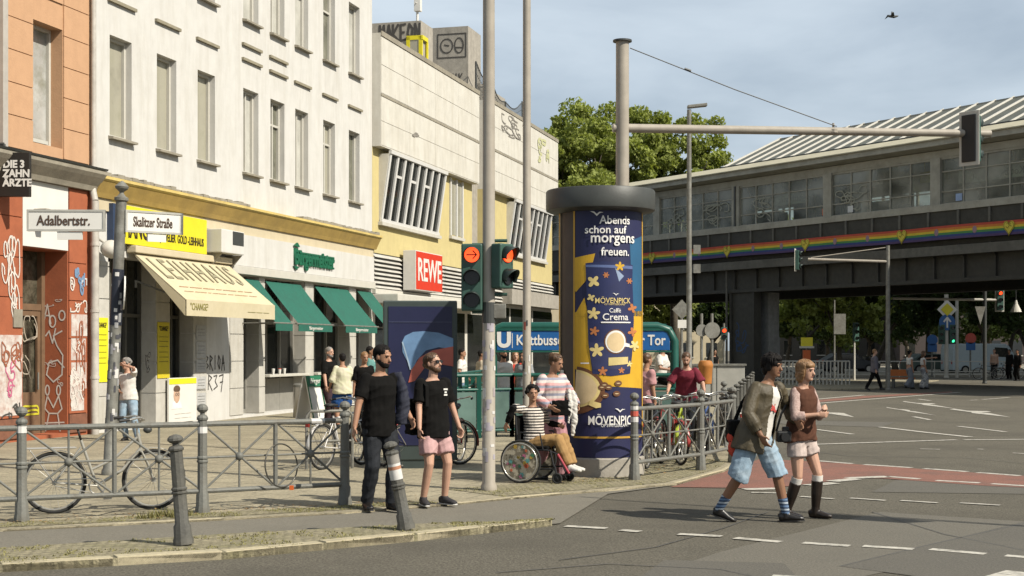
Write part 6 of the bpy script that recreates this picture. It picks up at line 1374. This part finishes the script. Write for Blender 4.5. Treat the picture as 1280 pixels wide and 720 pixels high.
# the walking couple
jackM = mat('jacket_olive', (.075,.058,.030), .6, .25, 6, .25, dirt=(.035,.028,.015), damt=.5, dscale=3); sockB = striped('sock_pattern', ((.03,.05,.09),(.10,.16,.26),(.03,.05,.09),(.30,.34,.38)), 14)
c1 = Vector(((944-640)*15.15/F,15.15,0))
P1, J1 = person('man in olive jacket and wide denim shorts walking arm in arm with woman', c1, -142, 1.80, SKC, .0078, 1.0, .512, (-.20,.15), 0, (12,-6), feet=((-.25,.21,.0),(.28,-.27,.04)), toeup=(.05,-.35), footyaw=(44,42),
    hands=((-.40,.24,1.06),(.13,.20,.93)), epole=((-.8,-.6,-.5),(1,-.5,0)), top=(tWhite,.4,.004,-.05), over=(jackM,1.80,.022,-.10,(-.115,.035),1.12), bottom=(denimL,1.04,.022,.030), socks=('s',sockB,.40), hair=('mop',hairK))
# red motif on the shirt front, worn strap, belt
up = J1['up']; fr = J1['pc']+up*.30+Vector((-.02,.142,0))
mb = MB()
for dx, dz, r in ((0,0,.030),(.022,.035,.022),(-.025,-.03,.020),(.03,-.02,.014),(-.02,.04,.014)): mb.ball(fr+Vector((dx,0,dz)),(r,.006,r),10,6)
mb.build('shirt_motif', mat('motif_red',(.45,.06,.05),.8), P1)
mb = MB(); mb.chain([J1['pc']+up*.075+Vector((.172*math.cos(a),.133*math.sin(a),0)) for a in [2*math.pi*i/20 for i in range(20)]], [(.018,.006)]*20, side=up, n=6, closed=True); mb.build('belt', mat('belt_brown',(.12,.06,.025),.6), P1)
rb = thing('red_pouch', 'red pouch hanging behind the hip of the man in olive jacket', 'pouch', P1.location+Vector((-.24,-.03,.70))); mb = MB(); mb.ball((0,0,.09),(.055,.05,.10),10,8); mb.ball((-.03,0,.2),(.04,.035,.05),8,6); link('pouch_body', remesh(mb,.009,2,.008,14), mat('pouch_red',(.55,.06,.03),.8), rb); mb = MB(); mb.tube((0,0,.2),(.06,.02,.36),.008); mb.build('strap', stkr, rb)
bk = thing('black_bag', 'black shoulder bag at the back of the man in olive jacket', 'bag', P1.location+Vector((-.22,.06,.84))); mb = MB(); mb.cbox((0,0,.12),(.13,.24,.24)); link('bag_body', remesh(mb,.011,5,.012,9), tBlack, bk); mb = MB(); mb.chain([(0,.0,.2),(.10,.06,.42),(.22,.05,.60)],[(.02,.005)]*3,n=6); mb.build('strap', tBlack, bk)
c2 = Vector(((1001-640)*15.45/F,15.45,0)); blz = blotch('cloth_pinkprint', (.46,.34,.30), (.28,.19,.17), 55)
P2, J2 = person('woman in brown knitted vest, pale shorts and knee high dark boots', c2, -136, 1.70, SKB, .0078, .95, .522, (0,.06), 0, (4,-4), feet=((-.13,.10,.0),(.12,-.10,.0)), footyaw=(20,12), hands=((-.05,.27,1.20),(.08,.28,1.14)), epole=((-.7,-.6,-.7),(.8,-.5,-.8)),
    top=(blz,1.45,.012,-.02), over=(cloth('vest',(.095,.042,.026),.25),0,.020,-.03), bottom=(cloth('shorts_pale',(.50,.41,.37)),.50,.014,.028), shoes=mat('boot_leather',(.022,.015,.011),.32,.3,7), socks=('boots',tWhite,.96), hair=('bob',hairL), female=True, curl=1.1)
cb = thing('camera_bag', 'black camera with strap at the hip of the woman in vest', 'camera', c2+Vector((-.22,-.17,.80))); MB().cbox((0,0,.10),(.16,.10,.12)).build('camera_body', black, cb, bevel=.02); mb = MB(); mb.disc((0,-.08,.10),(0,1,0),.045,.10,20); mb.build('lens', black, cb); mb = MB(); mb.chain([(-.07,.04,.15),(-.02,.02,.34),(.12,.03,.62)],[(.012,.004)]*3,n=6); mb.build('strap', black, cb); MB().cbox((.02,0,.18),(.07,.06,.05)).build('viewfinder', black, cb, bevel=.01)
# two men in black
c3 = at(474,637,SW)
P3, J3 = person('bearded man in black polo carrying dark jacket over arm', c3, -148, 1.83, SKA, .0078, .99, .52, (0,.04), 0, (24,-8), feet=((-.10,.10),(.12,-.08)), footyaw=(8,-10), hands=((-.30,.20,1.02),(.36,.10,.92)), epole=((-.4,-1,-.1),(.9,-.6,-.2)), top=(tBlack,.75,.014,-.065), bottom=(denimD,2,.014,.020), shoes=shoeK, hair=('short',hairK), beard=hairK)
jk = thing('carried_jacket', 'dark navy jacket draped over the left arm of the bearded man', 'jacket', c3, R(-148)); mb = MB(); sj = J3['arms'][0][0]
mb.chain([sj+Vector((-.03,.02,.06)), sj+Vector((-.06,.05,-.10)), sj+Vector((-.08,.07,-.30)), sj+Vector((-.07,.08,-.52))], [(.045,.06),(.06,.08),(.075,.09),(.09,.07)], n=14); link('draped_cloth', remesh(mb,.010,2,.022,7,4), mat('cloth_navy',(.018,.02,.035),.85,.2,8,.15), jk)
c4 = at(542,631,SW); pink = cloth('pink',(.50,.31,.30))
P4, J4 = person('man in black tee, sunglasses and pink shorts standing with clenched hands', c4, -144, 1.74, SKB, .0078, .98, .522, (0,-.03), 0, (22,10), feet=((-.13,.03),(.13,-.02)), footyaw=(14,-16), hands=((-.33,.10,.80),(.30,.16,.80)), top=(tBlack,.78,.020,-.075), bottom=(pink,.74,.012,.025), shoes=shoeT, hair=('lowbun',hairB), beard=hairB, glasses=True, curl=1.2)
mb = MB(); q = J4['pc']+J4['up']*.40+Vector((-.075,.15,0))
for i, (w_, z) in enumerate(((.055,.035),(.03,.0),(.045,-.03))): mb.cbox(q+Vector((0,0,z)),(w_,.006,.020))
mb.build('chest_print', signw, P4)
bk = thing('black_backpack', 'black backpack on the back of the man in sunglasses', 'backpack', c4, R(-144)); mb = MB(); mb.cbox((.10,-.20,1.02),(.26,.14,.42)); link('pack', remesh(mb,.012,5,.012,8), tBlack, bk); mb = MB(); mb.chain([(.13,-.14,1.2),(.15,-.02,1.47),(.16,.11,1.38),(.17,.13,1.15),(.2,-.02,.95)],[(.022,.005)]*5,side=(1,0,0),n=6); mb.build('strap', tBlack, bk)
# wheelchair, its user and the helper
cw = at(673,602,SW); WC = thing('wheelchair', 'wheelchair with colourful floral wheel covers next to the signal pole', 'wheelchair', cw, R(-112))
flo = blotch('floral_base', (.20,.17,.12), (.36,.32,.24), 13); metK = mat('chair_black', (.02,.02,.022), .4); rg = random.Random(2)
for sg in (-1,1):
    w = thing0('wheel', WC); w.location = (sg*.30,-.14,.29); mb = MB(); mb.ring((0,0,0),(1,0,0),.28,.016,32,8); mb.build('tyre', tyreM, w, smooth=True)
    mb = MB(); mb.disc((0,0,0),(1,0,0),.268,.008,36); mb.build('wheel_cover', flo, w)
    mb = MB(); mb.ring((sg*.045,0,0),(1,0,0),.25,.009,32,6); mb.build('push_rim', rimM, w, smooth=True)
    for k in range(22):
        a = rg.uniform(0,6.28); r = rg.uniform(.06,.22); c = (sg*.006,r*math.cos(a),r*math.sin(a)); q = MB(); rr = rg.uniform(.022,.042); pts = []
        for i in range(12): f = rr*(1 if i % 2 == 0 else .55); pts.append((c[0],c[1]+f*math.cos(math.pi*i/6),c[2]+f*math.sin(math.pi*i/6)))
        q.ext(pts,(sg*.003,0,0)); q.build('printed_flower', mat('flower%d' % (k % 6), ((.55,.12,.05),(.5,.33,.05),(.10,.30,.28),(.45,.12,.22),(.55,.52,.45),(.05,.18,.10))[k % 6], .6), w)
    cst = thing0('caster', WC); cst.location = (sg*.24,.36,.075); mb = MB(); mb.ring((0,0,0),(1,0,0),.06,.016,18,8); mb.disc((0,0,0),(1,0,0),.05,.02,16); mb.build('tyre', tyreM, cst, smooth=True); mb = MB(); mb.tube((0,0,0),(0,-.03,.16),.012); mb.build('fork', metK, cst)
    mb = MB(); mb.chain([(sg*.24,-.24,.92),(sg*.24,-.20,.45),(sg*.24,.22,.45),(sg*.22,.36,.40),(sg*.18,.46,.16)],.013,n=8); mb.chain([(sg*.24,-.16,.18),(sg*.24,.30,.20)],.012,n=8); mb.tube((sg*.24,-.2,.45),(sg*.24,-.16,.18),.012); mb.tube((sg*.24,.26,.45),(sg*.24,.33,.18),.012); mb.tube((sg*.24,-.24,.92),(sg*.24,-.37,.94),.015); mb.chain([(sg*.25,-.18,.50),(sg*.26,-.16,.68),(sg*.26,.12,.68),(sg*.25,.16,.46)],.012,n=8); mb.build('frame', metK, WC, smooth=40)
    mb = MB(); mb.cbox((sg*.14,.50,.13),(.16,.17,.012),Matrix.Rotation(R(14),3,'X')); mb.build('footrest', metK, WC)
    mb = MB(); mb.tube((sg*.22,.36,.40),(sg*.16,.5,.14),.017); mb.build('red_leg_tube', mat('chair_red',(.40,.05,.07),.4), WC)
MB().box(-.23,.23,-.20,.22,.455,.50).build('seat', tBlack, WC, bevel=.015); MB().box(-.23,.23,-.26,-.22,.48,.90).build('backrest', tBlack, WC, bevel=.015)
P5, J5 = person('woman in striped top and tan trousers sitting in the wheelchair', cw+Vector((-.06,.03,0)), -112, 1.60, SKA, .0078, .98, .325, (0,-.04), -38, (-18,2), feet=((-.12,.52,.145),(.11,.56,.155)), footyaw=(6,-6), hands=((-.20,.30,.76),(.34,-.26,.80)), epole=((-.8,-.8,-.3),(1,-.5,-.4)), kpole=((-.05,.6,1),(.05,.6,1)),
    top=(striped('cloth_stripes',((.03,.026,.026),(.52,.47,.41)),26),.95,.014,-.03), bottom=(cloth('tan',(.34,.205,.085)),1.92,.018,.026), shoes=shoeW, hair=('curly',hairK), female=True)
for sj, el, wr in J5['arms']: mb = MB(); mb.chain([sj.lerp(el,.62),el,el.lerp(wr,.5),el.lerp(wr,.92)],[.052,.048,.045,.034],n=12); link('sleeve', remesh(mb,.008,2,.006,12), tBlack, P5)
fan = blotch('cloth_flannel2', (.48,.30,.30), (.40,.38,.38), 5); flan = striped('cloth_flannel', ((.50,.26,.25),(.48,.43,.40),(.22,.22,.27),(.50,.42,.38),(.45,.25,.25),(.25,.25,.30)), 4.6)
c6 = Vector(((688-640)*19.75/F,19.75,SW))
P6, J6 = person('woman in pink and grey striped shirt standing behind the wheelchair', c6, -146, 1.72, SKA, .0078, 1.05, .522, (0,.10), 0, (24,-16), feet=((-.10,.12),(.10,-.12)), hands=((-.26,.26,1.02),(.20,.28,1.02)), top=(flan,1.9,.024,-.06), bottom=(cloth('rose',(.42,.22,.24)),2,.02,.03), hair=('bun',hairB), female=False, epole=((-.7,-.8,-.2),(.7,-.8,-.2)))
hb = thing('hand_bag', 'black handbag with pale scarf carried by woman in striped pink shirt', 'bag', c6+Vector((.14,-.30,.84))); mb = MB(); mb.cbox((0,0,.16),(.26,.12,.20)); link('bag_body', remesh(mb,.010,5,.014,9), tBlack, hb)
mb = MB(); mb.chain([(.14,-.02,.40),(.17,-.02,.25),(.18,-.01,.0),(.15,0,-.22)],[(.03,.02),(.05,.03),(.045,.025),(.02,.01)],n=10); mb.chain([(.10,-.04,.42),(.12,-.05,.2),(.10,-.03,-.05)],[(.02,.02),(.03,.02),(.015,.01)],n=10); link('scarf', remesh(mb,.008,2,.012,14), tWhite, hb)
# people along the shops
V0 = Vector
def bgp(label, px, Y, yaw, H, skin, z=SW, **k): return person(label, V0(((px-640)*Y/F,Y,z)), yaw, H, skin, .0125, **k)
bgp('woman in white top and jeans shading her eyes by the shop pier',161,28.0,168,1.60,SKB,top=(tWhite,.7,.014,-.03),bottom=(denimL,2,.012,.016),shoes=shoeK,hair=('curly',hairG),female=True,hands=((.02,.17,1.49),(.10,.20,.98)),epole=((-1,.2,-.2),(.8,-.6,-.2)),head=(-18,-6),feet=((-.22,.06),(.06,0)),lean=(.06,0),glasses=True)
bgp('grey bearded man in black shirt by the burger menu board',411,33.5,-120,1.82,SKB,top=(tBlack,.9,.016,-.04),bottom=(cloth('plum',(.05,.03,.035)),2,.014,.02),hair=('short',hairG),beard=hairG,hands=((-.28,.12,.88),(.30,.15,.9)),build=1.08)
bgp('woman in cream blouse and blue skirt with her back turned at burger bar',428,32.2,20,1.68,SKA,top=(blotch('cloth_cream',(.60,.56,.42),(.45,.44,.30),9),1.2,.03,-.05),bottom=(cloth('blue',(.02,.07,.22)),.9,.03,.06),hair=('short',hairK),female=True,hands=((-.28,.1,.9),(.25,.28,1.08)),build=1.1)
bgp('smiling woman in black top behind the bearded man in polo',455,30.0,-160,1.72,SKA,top=(tBlack,.9,.02,-.05),bottom=(tBlack,2,.012,.02),hair=('short',hairL),female=True,head=(10,-6),build=1.1)
bgp('man in teal shirt standing near the supermarket canopy',462,37.0,-90,1.84,SKC,top=(cloth('teal',(.12,.26,.24)),.8,.016,-.04),bottom=(denimM,2,.014,.02),hair=('short',hairK))
# at the subway railing
bgp('man in white shirt and jeans behind the subway railing near pole',629,33.0,-150,1.80,SKA,top=(tWhite,.8,.02,-.05),bottom=(denimL,2,.014,.02),hair=('short',hairK),beard=hairK)
bgp('person in red shirt behind the subway railing',644,35.0,-170,1.72,SKB,top=(cloth('red',(.45,.05,.03)),.8,.02,-.05),bottom=(denimD,2,.014,.02),hair=('long',hairL),female=True)
bgp('person in grey shirt behind the subway railing beside slim column',655,33.5,150,1.72,SKA,top=(cloth('grey',(.30,.31,.32)),.8,.02,-.05),bottom=(denimD,2,.014,.02),hair=('short',hairK))
bgp('man in white shirt walking by the supermarket near poster case',577,40.0,-100,1.78,SKA,top=(tWhite,.8,.02,-.05),bottom=(denimM,2,.014,.02),hair=('short',hairK),hands=((-.3,.2,1.0),(.3,.2,1.0)))
bgp('person with dark hair in pale shirt near the supermarket wall',601,41.0,-80,1.74,SKC,top=(cloth('sand',(.45,.38,.28)),.8,.02,-.05),bottom=(tBlack,2,.014,.02),hair=('short',hairK))
bgp('person in dusty pink shirt half hidden behind the advertising column',808,26.0,-60,1.70,SKA,top=(cloth('dusty',(.45,.24,.24)),.8,.02,-.05),bottom=(denimD,2,.014,.02),hair=('short',hairB))
bgp('man in maroon shirt bending over the bicycles behind railing',858,27.2,172,1.80,SKB,top=(cloth('maroon',(.17,.025,.04)),.85,.022,-.05),bottom=(denimD,2,.014,.02),hair=('short',hairB),beard=hairB,lean=(0,.36),head=(0,-22),hands=((-.34,.50,1.02),(.34,.46,1.0)),build=1.05,hip=.50)
bgp('older man in white shirt sitting on the wall beyond subway railing',824,33.5,-120,1.74,SKB,z=.62,top=(tWhite,.8,.02,-.05),bottom=(tBlack,2,.016,.02),hair=('bald',hairG),hip=.30,feet=((-.15,.42,-.1),(.15,.42,-.1)),kpole=((-.1,.6,1),(.1,.6,1)),hands=((-.2,.36,.72),(.22,.4,.72)),lean=(0,.15),glasses=True)
t = thing('bench', 'plain grey bench behind the subway railing under the older man', 'bench', V0(((824-640)*33.6/F,33.65,SW)), R(-30)); MB().box(-.8,.8,-.22,.22,.84,.92).build('seat', conc, t); MB().box(-.7,-.5,-.18,.18,0,.839).build('leg', conc, t); MB().box(.5,.7,-.18,.18,0,.839).build('leg', conc, t)
# far crossing
bgp('man in grey jacket and black trousers crossing below the viaduct',1093,62.0,-95,1.78,SKB,z=0,top=(tWhite,.4,.008,-.04),over=(cloth('greyjacket',(.14,.13,.15)),1.85,.024,-.08,(-.06,.06)),bottom=(tBlack,2,.012,.018),hair=('short',hairL),feet=((-.08,.32),(.10,-.36,.05)),toeup=(0,-.4))
bgp('woman in white crop top and grey trousers walking below viaduct',1137,64.0,-70,1.72,SKA,z=0,top=(tWhite,.2,.006,.10),bottom=(cloth('greytrouser',(.16,.17,.19)),2,.03,.07),hair=('bun',hairK),female=True,feet=((-.08,.18),(.10,-.26,.05)))
bgp('woman in patterned trousers raising her phone below viaduct',1154,64.0,-95,1.70,SKA,z=0,top=(tWhite,.2,.006,.10),bottom=(blotch('cloth_pattern',(.40,.39,.37),(.14,.14,.15),7),2,.03,.08),hair=('long',hairB),female=True,hands=((-.12,.52,1.42),(.22,.1,.85)),feet=((-.08,.12),(.10,-.10)))
bgp('person in black dress standing left of the viaduct pier',893,62.0,-150,1.72,SKA,z=.05,top=(tBlack,.3,.02,-.06),bottom=(tBlack,.9,.03,.06),hair=('long',hairK),female=True)
bgp('bare shouldered person standing beyond the viaduct near the van',1243,86.0,150,1.76,SKB,z=0,top=(cloth('flesh',(.45,.30,.22)),.3,.01,-.04),bottom=(tBlack,2,.02,.03),hair=('short',hairB))
for px, Y, lab in ((1262,84,'person in dark clothes standing beyond viaduct near the bicycles'),(1272,80,'person in dark coat standing beyond viaduct near the hanging lamp')):
    bgp(lab,px,Y,120,1.75,SKC,z=0,top=(tBlack,1.9,.02,-.06),bottom=(tBlack,2,.016,.02),hair=('short',hairK))
for o in C.objects:
    if o.parent and o.name.split('.')[0] in ('graffiti', 'gutter_debris'): o['kind'] = 'stuff'
bpy.data.scenes.remove(TS)
